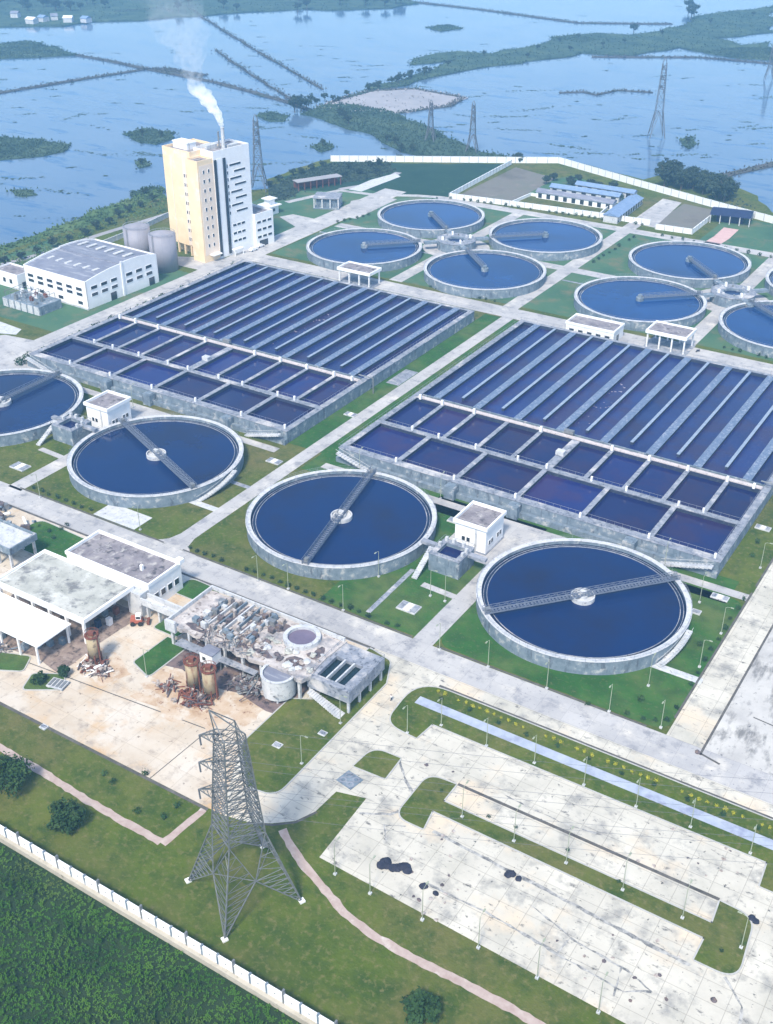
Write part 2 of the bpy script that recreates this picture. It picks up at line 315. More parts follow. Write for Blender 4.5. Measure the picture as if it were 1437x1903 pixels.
# lawn islands with kerbs (raised 0.15 m)
def island(poly,mt=grass,kerb=True):
    m=MB(); m.prism(poly,0,.15); struct('lawn_island',m,mt)
    if kerb:
        n=len(poly); m=MB(); c=Vector((sum(p[0] for p in poly)/n,sum(p[1] for p in poly)/n)); a=sum(poly[i][0]*poly[(i+1)%n][1]-poly[(i+1)%n][0]*poly[i][1] for i in range(n)); sg=1 if a>0 else -1
        for i in range(n):
            p=Vector(poly[i]);q=Vector(poly[(i+1)%n]); d=(q-p)
            if d.length<1e-4: continue
            d.normalize(); o=Vector((d.y,-d.x))*sg
            m.add([(p.x,p.y,0),(q.x,q.y,0),(q.x+o.x*.3,q.y+o.y*.3,0),(p.x+o.x*.3,p.y+o.y*.3,0),(p.x,p.y,.17),(q.x,q.y,.17),(q.x+o.x*.3,q.y+o.y*.3,.17),(p.x+o.x*.3,p.y+o.y*.3,.17)],[(4,5,6,7),(2,3,7,6),(0,1,5,4),(0,3,7,4),(1,2,6,5)] if sg>0 else [(7,6,5,4),(6,7,3,2),(4,5,1,0),(4,7,3,0),(5,6,2,1)])
        struct('kerb',m,kerbm)
island(rnd_poly([(-88.6,151.6),(-96.6,152.2),(-97.8,168),(40,168.1),(40,151.3),(-17.7,151.3),(-18.1,157.4),(-88,157)],[0,5,8,0,0,0,0,0],8))
island(rnd_poly([(-75.2,144.4),(-81.2,144),(-81,131),(-74.8,131.1),(-75.7,136),(-22.3,135.5),(-22.4,130.4),(-15.2,130.4),(-16.5,144),(-22.6,144.4),(-22.2,139.1),(-75.2,139.2)],[0,6,3,0,0,0,0,7,6,0,0,0],8))
island(rnd_poly([(-95,137.9),(-87.8,138.3),(-88.2,144.8),(-94.5,144.6)],[0,0,0,5],8))
island(rnd_poly([(-117.9,147.6),(-117.9,131),(-109.5,122.3),(-103.2,123),(-103.2,163),(-106.5,170),(-113,171.5),(-113.5,150)],[0,2,0,5,0,2,0,0],6))
island(rnd_poly([(-155,139),(-148.6,136.9),(-148.4,150),(-154.7,150)],[1,1,0,0]),grassg)
island(rnd_poly([(-168.8,119),(-161,124),(-165,127.5),(-171,124)],1),grassg)
island(rnd_poly([(-182,119),(-173.5,123.5),(-176,128),(-184,125)],1),grassg)
island(rnd_poly([(-219,158),(-199,158),(-197,170),(-219,171)],3),grassg)
island(rnd_poly([(-166,164.5),(-157,164.5),(-155.5,171),(-166,171.3)],2),grassg)
island(rnd_poly([(-160,151),(-153,151),(-152.5,155),(-160,155)],1),grassg)
# drains and joints
def dr(name,pts,wd,z=.03,mt=drain): sheet(name,rough(strip(pts,wd),.16,1.2,len(pts)) if name in('brick_path','pavement_crack') else strip(pts,wd),z,mt)
dr('roadside_drain',[(-460,171.9),(-112,171.9)],.7)
dr('roadside_drain',[(-237,180.3),(-183,180.3)],.5); dr('roadside_drain',[(-176.5,180.3),(-107,180.3)],.5); dr('roadside_drain',[(-100.5,180.4),(-50,180.4)],.5)
dr('roadside_drain',[(-45.9,186),(-45.9,240)],.5); dr('roadside_drain',[(-45.9,243),(-45.9,330)],.5)
dr('road_joint',[(-37.75,178),(-37.75,330)],.5); dr('road_joint',[(-38,178.5),(-33.5,177.5)],.5); dr('road_joint',[(-32,195),(-20,193.8)],.35)
dr('yard_drain',[(-75,144.75),(-22.8,144.75)],.7,.04)
dr('strip_drain',[(-93,168.6),(40,168.6)],.7,.04)
dr('plaza_drain',[(-240,113.4),(-112,113.4)],.7,.03); dr('plaza_drain',[(-103.5,114.9),(-99.2,116.9),(-95.9,119.8),(-94.1,124)],.5,.03)
crk=pm('stained_crack',[(.40,.39,.37),(.46,.45,.42)],.5,.9,spots=((.14,.14,.14),.6,.40,.60))
for k_,(pp_,wd_) in enumerate((([(-73,131.6),(-60,131),(-48,130.4),(-35,129.6),(-22.5,129)],.7),([(-68,120.4),(-55,120.6),(-42,119.4),(-30,118.6),(-26,121)],.45),([(-42,119.4),(-41.5,123.5),(-31,122.6),(-26,121)],.35),([(-50,126),(-44,124.5),(-41.5,123.5)],.3),([(-87,128),(-82,131),(-79,136)],.6),([(-80,137),(-84,140),(-88,144)],.5),([(-79,125),(-81.5,128),(-78,130)],.3),([(-66,147),(-54,146.4),(-46,147.5)],.25),([(-17,130),(-13,126),(-12,120)],.5),([(-32,122.5),(-31,117)],.3))): dr('pavement_crack',pp_,wd_,.024+.0015*k_,crk)
dr('road_joint',[(-178,126),(-118.5,131.5)],.25,.024); dr('road_joint',[(-127,113.8),(-126,138)],.2,.024)
sheet('rust_stain',rough([(-147,131),(-136,129),(-127,131),(-120,138),(-121,144),(-128,147),(-142,147),(-149,141)],1.3,2,4),.026,pm('rust_stained_concrete',[(.34,.22,.13),(.48,.36,.25),(.56,.47,.37)],.25,.95,spots=[((.56,.50,.42),.22,.50,.62),((.20,.10,.06),.7,.58,.68)]))
sheet('rust_stain',rough([(-168,130),(-155,129.5),(-152,135),(-158,139),(-167,138)],.9,2,5),.027,MAT['rust_stained_concrete'])
# paths
dr('paved_path',[(-94.6,162),(60,162)],2.5,.17,pathb)
dr('brick_path',[(-172,105.5),(-159,104),(-147,103.7),(-135,103),(-124,102.6),(-114,102.6)],1.6,.02,brick); dr('brick_path',[(-113.6,102.2),(-112.6,113.2)],1.6,.022,brick)
dr('brick_path',[(-97,117),(-93.4,114.6),(-88,112),(-82,109.6),(-76.5,107.4),(-70,106.2),(-62,105.9),(-50,106.3),(-36,106),(-20,106),(10,105.5),(60,106)],1.6,.02,brick)
dr('paved_path',[(-172,237.2),(-46,237.2)],3,.022,road); dr('paved_path',[(-303,237.2),(-189,237.2)],3,.022,road)
dr('paved_path',[(-104,179),(-104,219)],5.2,.02,road); dr('paved_path',[(-238,179),(-238,219)],5.2,.02,road)
sheet('pump_yard',rnd_poly(rect(-121,216,-96,236),3),.018,road); sheet('pump_yard',rnd_poly(rect(-253,216,-229,236),3),.018,road)
dr('paved_path',[(-116,200),(-104,199.4)],2,.024,road); dr('paved_path',[(-250,200),(-238,199.4)],2,.024,road)
dr('paved_path',[(-60,200.5),(-45,200.5)],2.2,.024,concw); dr('paved_path',[(-196,200.5),(-182,200.5)],2.2,.024,concw)
sheet('hardstand',[(-209,180.8),(-209,188),(-194,188),(-194,180.8)],.014,concw)
dr('paved_path',[(-189,215),(-182,215)],1.6,.024,conc)
dr('paved_path',[G(684,1138),G(768,1058)],1.3,.015,conc)
sheet('hardstand',rect(-187.5,296,-182.5,309),.014,conc)
for x0,x1 in ((-303,-280),(-255,-241),(-222,-187),(-180,-155),(-128,-116),(-97,-60)): dr('footpath',[(x0,434.5-27),(x0+.01,434.5+27)] if 0 else [(x0,421),(x1,421)],1.2,.015,conc)
dr('footpath',[(-112,497),(-60,497)],1.2,.015,conc)
# distant marsh, dikes, banks
LZ=-.7
def inside(x,y,P_):
    c=False; j=len(P_)-1
    for i in range(len(P_)):
        if (P_[i][1]>y)!=(P_[j][1]>y) and x<(P_[j][0]-P_[i][0])*(y-P_[i][1])/(P_[j][1]-P_[i][1])+P_[i][0]: c=not c
        j=i
    return c
def land(name,pts,mt,z=LZ,amp=2.5,step=10,sd=1,veg=1.0):
    P_=rough(pts,amp,step,sd); m=MB(); m.prism(P_,-3,z); rg=random.Random(sd*7+1)
    xs=[p[0] for p in P_]; ys=[p[1] for p in P_]; A=abs(sum(P_[i][0]*P_[(i+1)%len(P_)][1]-P_[(i+1)%len(P_)][0]*P_[i][1] for i in range(len(P_))))/2
    n_=int(min(5000,A*.55)*veg)
    def tuft(x,y):
        k=rg.uniform(.5,1.3)
        for _ in range(3):
            a=rg.random()*6.28; c,s_=math.cos(a)*k,math.sin(a)*k; h=rg.uniform(.3,1.3)
            m.add([(x-c*.5,y-s_*.5,z-.1),(x+s_*.6,y-c*.6,z+h*.6),(x+c*.8,y+s_*.8,z+h*.5),(x-s_*.3,y+c*.3,z+h)],[(0,1,2,3)])
    if veg:
        for i in range(n_):
            x,y=rg.uniform(min(xs),max(xs)),rg.uniform(min(ys),max(ys))
            if inside(x,y,P_): tuft(x,y)
        for i in range(len(P_)):
            a=Vector(P_[i]); b=Vector(P_[(i+1)%len(P_)]); q=max(1,int((b-a).length/2.0))
            for j in range(q):
                p=a.lerp(b,(j+rg.random())/q); tuft(p.x+rg.gauss(0,1.6),p.y+rg.gauss(0,1.6))
    return struct(name,m,mt)
P=lambda *a:[G(x,y,LZ) for x,y in a]
land('lake_bank',P((-40,470),(60,440),(180,392),(300,352),(306,395),(180,432),(0,512),(-60,520)),bankg,-.3,2,7,2)
land('marsh',P((560,212),(600,196),(640,192),(690,200),(740,212),(800,240),(850,262),(895,283),(960,296),(940,303),(860,300),(780,292),(735,276),(700,255),(640,235),(600,222)),marsh,-.5,2,8,3)
land('mud_flat',P((590,200),(640,178),(700,168),(770,166),(850,175),(864,182),(820,198),(740,210),(660,206)),sand,-.8,2,8,4,.03)
for i,(pts,wd) in enumerate((([(612,190),(690,168),(770,164),(862,181),(835,196),(740,209)],4),([(-60,185),(0,172),(130,150),(270,128),(300,127)],5),([(140,101),(200,112),(270,127),(400,152),(540,190),(575,203)],5),([(300,127),(380,140)],8),([(760,2),(900,18),(1075,42),(1250,44)],6),([(1140,215),(1437,265)],.01),([(1450,300),(1437,305),(1360,322),(1318,337)],6),([(350,15),(470,90),(600,165)],1.6),([(400,92),(470,140),(545,186)],1.6),([(1040,172),(1085,170),(1108,176),(1150,167),(1215,171)],2.2),([(1100,105),(1300,106),(1440,118)],5),([(215,22),(300,15),(330,25)],5),([(0,345),(150,345),(300,300)],.01))):
    if wd<.1: continue
    land('dike',strip(P(*pts),wd),dike,-.6,.8,14,10+i,.6)
land('marsh',P((620,185),(720,152),(830,122),(850,112),(760,118),(770,108),(860,95),(900,100),(1000,85),(1030,68),(1110,62),(1180,66),(1260,48),(1300,30),(1437,12),(1437,60),(1330,70),(1380,84),(1437,80),(1437,108),(1330,100),(1250,88),(1180,102),(1080,100),(960,118),(860,130),(750,158)),marsh,-.5,5,18,5)
land('marsh',P((1300,98),(1380,90),(1437,92),(1437,112),(1370,108)),marsh,-.45,4,14,6)
land('marsh',P((-60,70),(0,82),(60,76),(145,101),(60,108),(-60,110)),marsh,-.5,4,14,7)
land('far_shore',P((-300,-40),(-300,60),(0,52),(110,48),(180,40),(260,38),(330,34),(420,26),(560,18),(720,16),(790,5),(700,-10),(600,-40)),marsh,-.3,8,25,8)
for i,pts in enumerate((((-40,250),(60,258),(130,268),(120,282),(60,292),(-40,300)),((232,248),(270,238),(325,246),(322,258),(290,268),(250,262)),((478,214),(500,208),(535,214),(530,226),(500,224)),((575,272),(600,262),(622,272),(600,282)),((250,300),(268,297),(278,306),(262,312)),((240,358),(280,346),(302,350),(300,366),(262,374)),((790,50),(830,46),(862,52),(820,58)),((1030,70),(1070,64),(1110,74),(1080,80)),((1262,258),(1285,252),(1296,266),(1280,276)),((20,352),(60,352),(70,362),(40,366)))):
    land('floating_weed',P(*pts),marsh,-.75,1.2,5,30+i)
land('thicket',[G(*p) for p in ((498,376),(503,346),(560,321),(622,303),(720,304),(736,316),(700,330),(650,338),(600,338),(560,352),(528,372))],leaff,.05,1.5,6,61,1.6)
sheet('hardstand',[G(*p) for p in ((648,352),(690,334),(735,322),(745,328),(700,345),(672,356))],.02,concw)
land('shore_strip',P((1300,340),(1340,330),(1360,352),(1385,390),(1340,400),(1320,370)),marsh,-.35,1.5,6,50)
rg=random.Random(91); m=MB()
for i in range(230):
    px,py=rg.uniform(-30,1460),rg.choice((rg.uniform(10,330),rg.uniform(60,420)))
    x,y=G(px,py,WZ)
    if inside(x,y,shore) or (px>600 and py>300): continue
    L_=rg.uniform(.5,3.5) if rg.random()<.85 else rg.uniform(4,12); a=rg.gauss(.6,.3)
    for j in range(int(8+L_*4)):
        u=rg.gauss(0,1)*L_; v=rg.gauss(0,.28)*L_**.7; X=x+u*math.cos(a)-v*math.sin(a); Y=y+u*math.sin(a)+v*math.cos(a); k=rg.uniform(.3,.8); b_=rg.random()*6.28
        m.add([(X+k*math.cos(b_+q),Y+k*math.sin(b_+q),WZ+.05+.25*rg.random()) for q in (0,1.6,3.1,4.7)],[(0,1,2,3)])
o=m.build('floating_weeds',marsh); o['kind']='stuff'
#==================================================================== CLARIFIERS
def clarifier(label,cx,cy,ang,half,group,stair=None,posts=True):
    t=thing('clarifier_tank',label,'tank',(cx,cy,0),0,group)
    m=MB(); m.ring(0,0,0,3.6,24.2,25.25); m.ring(0,0,3.6,3.66,24.15,25.4); m.build('wall',conc if 0 else concd,t)
    m=MB(); m.ring(0,0,3.66,3.72,24.1,25.45); m.build('rim_walkway',concw,t)
    m=MB(); m.disc(0,0,2.75,24.2,96); m.build('water',clearw if half else tankw,t)
    m=MB(); m.ring(0,0,2.3,2.78,22.85,24.2); m.build('launder',laund,t)
    m=MB(); m.ring(0,0,2.2,2.95,22.7,22.85); m.ring(0,0,2.2,2.85,23.5,23.62); m.build('overflow_weir',conc,t)
    br=MB(); L0=0 if half else -25.2
    c,s=math.cos(ang),math.sin(ang); ux=Vector((c,s,0)); uy=Vector((-s,c,0))
    for sd in (-.78,.78): br.cbox(ux*((25.3+L0)/2)+uy*sd+Vector((0,0,4.0)),(25.3-L0,.16,.35),ang)
    for i in range(int((25.3-L0)/.9)): br.cbox(ux*(L0+.45+i*.9)+Vector((0,0,4.05)),(.42,1.42,.08),ang)
    b=br.build('bridge',truss,t)
    k=int((25.3-L0)/2.1)
    for sd in (-1,1):
        m=MB(); o=uy*sd*.85
        for h in (4.6,5.2): m.tube(ux*L0+o+Vector((0,0,h)),ux*25.3+o+Vector((0,0,h)),.07,n=4)
        for i in range(k+1):
            p=ux*(L0+(25.3-L0)*i/k)+o; m.tube(p+Vector((0,0,4.1)),p+Vector((0,0,5.2)),.055,n=4)
            if i<k: q=ux*(L0+(25.3-L0)*(i+1)/k)+o; m.tube(p+Vector((0,0,4.1)),q+Vector((0,0,5.2)),.045,n=4)
        m.build('handrail',truss,b)
    m=MB()
    if half: m.cyl(0,0,2.2,4.1,1.5,24); m.cyl(0,0,4.1,5.0,.9,16)
    else: m.ring(0,0,2.3,3.9,2.6,2.9,32); m.cyl(0,0,2.3,3.3,2.6,32); m.cyl(0,0,3.3,4.0,1.2,20); m.box(-.7,-.5,4.1,.7,.5,5.0)
    m.build('centre_pier',concd if half else concw,t)
    for i in ((1,) if half else (-1,1)): m=MB(); m.cbox(ux*i*24.2+Vector((0,0,4.6)),(1.2,1.0,.9),ang); m.build('drive_unit',steel,t)
    m=MB()
    for h in (4.25,4.75): 
        pts=[(25.3*math.cos(a),25.3*math.sin(a),h) for a in [2*math.pi*i/72 for i in range(73)]]; m.path(pts,.03,3)
    for i in range(72): a=2*math.pi*i/72; m.tube((25.3*math.cos(a),25.3*math.sin(a),3.7),(25.3*math.cos(a),25.3*math.sin(a),4.75),.03,n=3)
    m.build('rim_railing',rail,t)
    if stair:
        a0,a1=stair; m=MB(); n=18
        for i in range(n):
            a=a0+(a1-a0)*i/n; z=3.6-(3.4)*i/n; r0,r1=25.5,26.9; da=(a1-a0)/n
            pts=[(r*math.cos(x),r*math.sin(x)) for r,x in ((r0,a),(r1,a),(r1,a+da),(r0,a+da))]; m.prism(pts,max(0,z-.35),z)
        for i in range(n):
            a=a0+(a1-a0)*i/n; b2=a0+(a1-a0)*(i+1)/n; z=3.6-3.4*i/n; z2=3.6-3.4*(i+1)/n
            for r in (25.5,26.9): m.tube((r*math.cos(a),r*math.sin(a),z+1),(r*math.cos(b2),r*math.sin(b2),z2+1),.05,n=4)
        m.build('stairway',concw,t)
    return t
def bang(cx,cy,p): 
    q=G(*p,3.7); return math.atan2(q[1]-cy,q[0]-cx)
g1='large round settling tanks in the front row'
clarifier('front row round tank cut off by the left edge of the photo',-279.3,211.8,bang(-279.3,211.8,(95,702)),False,g1)
clarifier('front row round tank whose bridge runs from upper left to lower right',-213.4,211.4,bang(-213.4,211.4,(352,900)),False,g1,(R(10),R(-23)))
clarifier('front row round tank whose bridge runs from upper right to lower left',-148.0,211.6,bang(-148,211.6,(690,882)),False,g1)
clarifier('nearest and largest looking round tank at right, its bridge lying almost level across the water',-78.6,211.8,bang(-78.6,211.8,(1252,1076)),False,g1,(R(1),R(-26)))
g2='round settling tanks in the back rows'
for lab,cx,cy,ch in (('back round tank closest to the open white canopy, left one of the left group',-268,405.5,-238),('back round tank farthest away, uppermost of the left group, below the dark green field',-267.2,462,-238),
    ('back round tank lowest of the left group, below the round distribution chamber',-208.8,406.5,-238),('back round tank at the right of the left group, below the white walled compound',-207.5,462,-238),
    ('back round tank directly behind the low white roofed building, front left of the right group',-141.6,408.5,-113),('back round tank under the red track and blue shed, uppermost of the right group',-141.2,463.8,-113),
    ('back round tank half cut by the right edge, the lower of two there',-84.5,411.5,-113),('back round tank of which only a sliver shows at the right edge',-83.0,466,-113)):
    clarifier(lab,cx,cy,math.atan2(434.5-cy,ch-cx),True,g2)
def chamber(label,cx,cy):
    t=thing('distribution_chamber',label,'chamber',(cx,cy,0),0,'round distribution chambers')
    m=MB(); m.ring(0,0,0,3.6,7.6,8.6,48); m.ring(0,0,0,3.8,3.6,4.2,32); m.build('wall',concd,t)
    m=MB(); m.ring(0,0,3.8,3.95,4.2,8.7,48); m.build('deck',conc,t)
    m=MB(); m.disc(0,0,3.0,3.7,32); m.build('water',tankw,t)
    for i in range(4):
        a=R(45+90*i)
        m=MB(); m.cbox((11.5*math.cos(a),11.5*math.sin(a),3.3),(6.5,2.4,1.0),a); m.build('channel_link',concd,t)
        m=MB(); m.cbox((6.4*math.cos(a),6.4*math.sin(a),4.7),(1.0,.7,1.5),a); m.build('gate_actuator',white,t)
    for i in range(8):
        a=R(20+45*i); m=MB(); m.cbox((5.6*math.cos(a),5.6*math.sin(a),4.3),(.7,.7,.7),a); m.build('valve_box',concw if i%2 else steel,t)
    m=MB(); pts=[(8.5*math.cos(a),8.5*math.sin(a),5.0) for a in [2*math.pi*i/40 for i in range(41)]]; m.path(pts,.05,4)
    for x,y,_ in pts[:-1:2]: m.tube((x,y,3.95),(x,y,5.0),.045,n=4)
    m.build('railing',rail,t)
chamber('round concrete distribution chamber in the middle of the left group of back tanks',-238,434.5)
chamber('round concrete distribution chamber in the middle of the right group of back tanks',-113,434.5)
#==================================================================== AERATION BASINS
def basin(label,x0,x1,y0,y1,y2,y3,dead):
    t=thing('aeration_basin',label,'basin',(x0,y0,0),0,'rectangular aeration basins'); W=x1-x0; a=y1-y0; b=y2-y0; D=y3-y0; Z=4.0
    def part(name,mt,*bx):
        m=MB()
        for q in bx: m.box(*q)
        return m.build(name,mt,t)
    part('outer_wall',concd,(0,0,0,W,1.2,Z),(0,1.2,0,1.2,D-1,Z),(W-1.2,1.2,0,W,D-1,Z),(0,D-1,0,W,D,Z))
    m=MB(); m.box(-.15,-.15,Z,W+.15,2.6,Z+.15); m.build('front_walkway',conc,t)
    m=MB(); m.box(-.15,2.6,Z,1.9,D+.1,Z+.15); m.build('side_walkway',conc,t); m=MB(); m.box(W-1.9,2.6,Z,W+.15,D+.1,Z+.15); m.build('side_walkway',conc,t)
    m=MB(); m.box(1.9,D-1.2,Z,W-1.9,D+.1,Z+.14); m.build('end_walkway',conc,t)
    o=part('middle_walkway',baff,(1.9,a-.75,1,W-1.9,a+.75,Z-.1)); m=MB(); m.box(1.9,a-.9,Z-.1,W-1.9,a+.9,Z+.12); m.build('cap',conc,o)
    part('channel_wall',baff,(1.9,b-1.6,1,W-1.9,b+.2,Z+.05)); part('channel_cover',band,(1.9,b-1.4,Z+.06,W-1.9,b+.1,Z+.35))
    part('distribution_channel',concd,(1.9,b+1.9,1,W-1.9,b+2.3,Z-.1)); part('inner_lining',baff,(1.2,1.2,1,W-1.2,1.3,Z-.02),(1.2,D-1.3,1,W-1.2,D-1.2,Z-.02),(1.2,1.3,1,1.3,D-1.3,Z-.02),(W-1.3,1.3,1,W-1.2,D-1.3,Z-.02)); 
    wl=Z-1.15
    n=6
    for i in range(n):
        m=MB(); xa=W*i/n; xb=W*(i+1)/n; m.sheet(rect(max(xa,1),1.1,min(xb,W-1),a),wl); m.build('cell_water',cellw,t)
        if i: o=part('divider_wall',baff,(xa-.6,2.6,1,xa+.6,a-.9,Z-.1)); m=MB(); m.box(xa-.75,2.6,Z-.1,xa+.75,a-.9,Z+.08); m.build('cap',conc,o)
    n=10
    for i in range(n):
        m=MB(); xa=W*i/n; xb=W*(i+1)/n; m.sheet(rect(max(xa,1),a,min(xb,W-1),b-1),wl); m.build('cell_water',cellw,t)
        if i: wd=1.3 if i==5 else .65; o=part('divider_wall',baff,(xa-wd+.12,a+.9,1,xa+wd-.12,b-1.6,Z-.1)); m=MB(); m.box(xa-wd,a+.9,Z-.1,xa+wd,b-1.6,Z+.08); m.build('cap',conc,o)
    n=16
    for i in range(n):
        xa=W*i/n; xb=W*(i+1)/n; m=MB(); m.sheet(rect(max(xa,1),b,min(xb,W-1),D-.5),wl+.1); m.build('lane_water',lanew,t)
        if i:
            wd,y0_,mc=(1.22,b+2.3,grate) if i%2 else (.46,b+6.5,baffc)
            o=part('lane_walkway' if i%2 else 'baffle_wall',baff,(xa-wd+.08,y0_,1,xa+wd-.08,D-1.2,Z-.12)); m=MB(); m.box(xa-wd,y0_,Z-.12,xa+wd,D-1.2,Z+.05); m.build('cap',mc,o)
    for i in dead and [dead[0]] or []:
        rg=random.Random(5)
        m=MB(); 
        for k in range(22): m.blob((W*(i+.5)/16+rg.uniform(-2.4,2.4),b+10+rg.uniform(0,45),wl+.1),rg.uniform(.15,.5),6,4,.3,.2,rg)
        m.build('floating_scum',foam,t)['kind']='stuff'
    ax=[.03]+[k/10 for k in (1,2,4,6,7,8,9)]+[.965]
    for q in ax: m=MB(); m.box(W*q-.33,b-2.2,Z+.1,W*q+.33,b-1.55,Z+1.7); m.build('gate_actuator',white,t)
    for q in (.11,.19,.3,.42,.5,.62,.71,.84,.9): m=MB(); m.box(W*q-.27,a-.2,Z+.1,W*q+.27,a+.35,Z+1.5); m.build('gate_actuator',white,t)
    for q in (1/6,1/3,.5,2/3,5/6,.985): m=MB(); m.box(W*q-.27,1.0,Z+.1,W*q+.27,1.55,Z+1.5); m.build('gate_actuator',white,t)
    m=MB()
    for yy,xa,xb in ((0,0,W),(2.5,2,W-2),(a-.8,2,W-2),(a+.8,2,W-2),(D-.1,0,W)):
        m.tube((xa,yy,Z+1.15),(xb,yy,Z+1.15),.04,n=3)
        for i in range(int((xb-xa)/2.2)): m.tube((xa+i*2.2,yy,Z+.1),(xa+i*2.2,yy,Z+1.15),.035,n=3)
    for xx in (0,1.8,W-1.8,W):
        m.tube((xx,0,Z+1.15),(xx,D,Z+1.15),.04,n=3)
        for i in range(int(D/2.2)): m.tube((xx,i*2.2,Z+.1),(xx,i*2.2,Z+1.15),.035,n=3)
    m.build('handrails',rail,t)['kind']='stuff'
    for k in (0.34,0.51,0.8): m=MB(); m.box(W*k-1.6,-3.0,0,W*k+1.6,-.15,Z-.2); m.box(W*k-1.2,-2.6,Z-.2,W*k+1.2,-.3,Z); m.build('inlet_chamber',concd,t)
    m=MB(); m.box(-.1,-1.5,0,W+.1,-.15,1.6); m.build('outlet_channel',concd,t)
    for sx,d in ((1.0,1),(W-1.0,-1)):
        m=MB(); n=14
        for i in range(n): x=sx+d*(i*.95); z=Z-.25-(Z-.3)*i/n; m.box(min(x,x+d*.95),-3.0,max(0,z-.5),max(x,x+d*.95),-1.55,z)
        for yy in (-1.6,-3.0): m.tube((sx,yy,Z+1),(sx+d*13.3,yy,1.1),.06,n=4)
        m.build('stairway',concw,t)
    m=MB(); m.box(W*.5-5,b+.4,Z+.36,W*.5-2,b+1.6,Z+1.5); m.build('valve_box',steel,t); m=MB(); m.tube((W-3,b+1,Z+1.4),(W+2.6,b+1,Z+1.4),.22,n=8); m.tube((W+2.6,b+1,Z+1.4),(W+2.6,b+1,.02),.22,n=8); m.build('air_pipe',steel,t)
    m=MB(); m.box(W*.5-1.5,a+9,Z+.1,W*.5+1,a+11,Z+1.3); m.build('control_cabinet',concw,t)
    return t
basin('left rectangular basin of long lanes and square cells in front of the tower',-300,-189,242.5,261.5,285.5,361,[9])
basin('right rectangular basin of long lanes and square cells, reaching the right edge',-170,-55.4,242.5,263.5,285.5,362.5,[7])
#==================================================================== BUILDINGS
def win(parent,x,y,z,w_,h,face):
    "face: 'F' front (-Y) or 'R' right (+X); x,y on the wall plane"
    m=MB()
    if face=='F':
        m.box(x-.12,y-.10,z-.12,x+w_+.12,y+.02,z+h+.12); m.mat(1).box(x,y-.14,z,x+w_,y-.101,z+h)
    else:
        m.box(x-.02,y-.12,z-.12,x+.10,y+w_+.12,z+h+.12); m.mat(1).box(x+.101,y,z,x+.14,y+w_,z+h)
    return m.build('window',[white,glass],parent)
def parapet(m,x0,y0,x1,y1,z,h,t=.35): m.box(x0,y0,z,x1,y0+t,z+h).box(x0,y1-t,z,x1,y1,z+h).box(x0,y0+t,z,x0+t,y1-t,z+h).box(x1-t,y0+t,z,x1,y1-t,z+h); return m
# --- incineration tower
t=thing('tower_building','tall cream and white tower building with a smoking chimney on its roof','building',(-318.8,358.2,0),R(-8.5))
m=MB(); m.box(-7.4,0,0,0,8.6,42); parapet(m,-7.4,0,0,8.6,42,1); m.build('front_block',cream,t)
m=MB(); m.box(-25,2.6,4.5,-7.42,20,44); parapet(m,-25,2.6,-7.42,20,44,1.2); m.box(-25,6,0,-7.5,20,4.5); m.build('left_block',cream,t)
m=MB()
for x in (-24.8,-20.6,-16.4,-12.2,-8.2): m.box(x,2.7,0,x+.7,3.4,4.5)
m.build('ground_columns',cream,t)
m=MB(); m.box(-20.2,2.42,5,-19.8,2.59,42).box(-12.6,2.42,5,-9.0,2.59,44.5); m.build('facade_panel',pink,t)
m=MB(); m.box(0,.8,3,.06,8.4,41); m.build('side_shade_tint',pink,t)  # pinkish shade of the block's right side, put into a thin layer's colour
m=MB(); m.box(-12,8.62,0,.3,29,44.5); parapet(m,-12,8.62,.3,29,44.5,1.0); m.build('white_block',white,t)
m=MB(); m.box(.301,10.3,0,.42,13.4,42.2); m.build('stair_bay',white,t)
for y in (8.7,13.75): m=MB(); m.box(.31,y,1,.7,y+1.3,42); m.build('window_strip',glass,t)
m=MB(); m.box(-11.6,9,44.52,0,28.6,44.7); m.build('roof',roofg,t)
m=MB(); m.box(-24.6,3,44.02,-7.8,19.6,44.2).box(-7,.4,42.02,-.4,8.2,42.2); m.build('roof',roofg,t)
m=MB(); m.box(-23,7,44.2,-14,12,46.6); parapet(m,-23.2,6.8,-13.8,12.2,46.6,.5); m.build('roof_room',white,t)
m=MB(); m.box(-10,11,44.7,-6,17,46.4).box(-4,19,44.7,-1.5,25,46); m.build('plant_room',concw,t)
for x,y in ((-14,8.5),(-9,4),(-3,10.5),(-11,25)): m=MB(); m.tube((x,y,44.2),(x,y,49),.06,n=4); m.build('roof_mast',steel,t)
ch=MB(); ch.cyl(-2.4,17.2,44.7,53.2,.85,20,.7).cyl(-2.4,17.2,53.2,53.6,.85,20); ch.build('chimney',concw,t)
ch=MB(); ch.cyl(-5.2,17.2,44.7,51.5,.35,12).tube((-5.2,17.2,49),(-2.4,17.2,49.2),.12,n=5); ch.build('chimney_flue',steel,t)
for k in range(9):
    for y in (2.6,5.4): win(t,.061,y,6.4+k*3.9,.7,1.3,'R')
for k in range(8):
    for x in (-11.9,-10.6): win(t,x,2.42,7+k*3.9,.6,1.4,'F')
for k in range(8):
    y0=17.2 if k%2==0 else 19.6
    z=38.0-k*2.85
    for i in range(1): win(t,.3,y0,z,6.4,.75,'R')
    win(t,.3,15.7,z-.4,.5,1.3,'R')
for k,z in enumerate((12.2,8.6,5.2)):
    for i in range(5): win(t,1.5 if i>2 else .3,17+i*2.5+(5 if i>2 else 0)*(0),z,1.9,.9,'R') if i<=2 else None
m=MB(); m.box(-12,29.02,0,1.5,40,14); parapet(m,-12,29.02,1.5,40,14,1); m.build('annex',white,t)
m=MB(); m.box(-11.6,29.4,14.02,1.1,39.6,14.2); m.build('annex_roof',roofg,t)
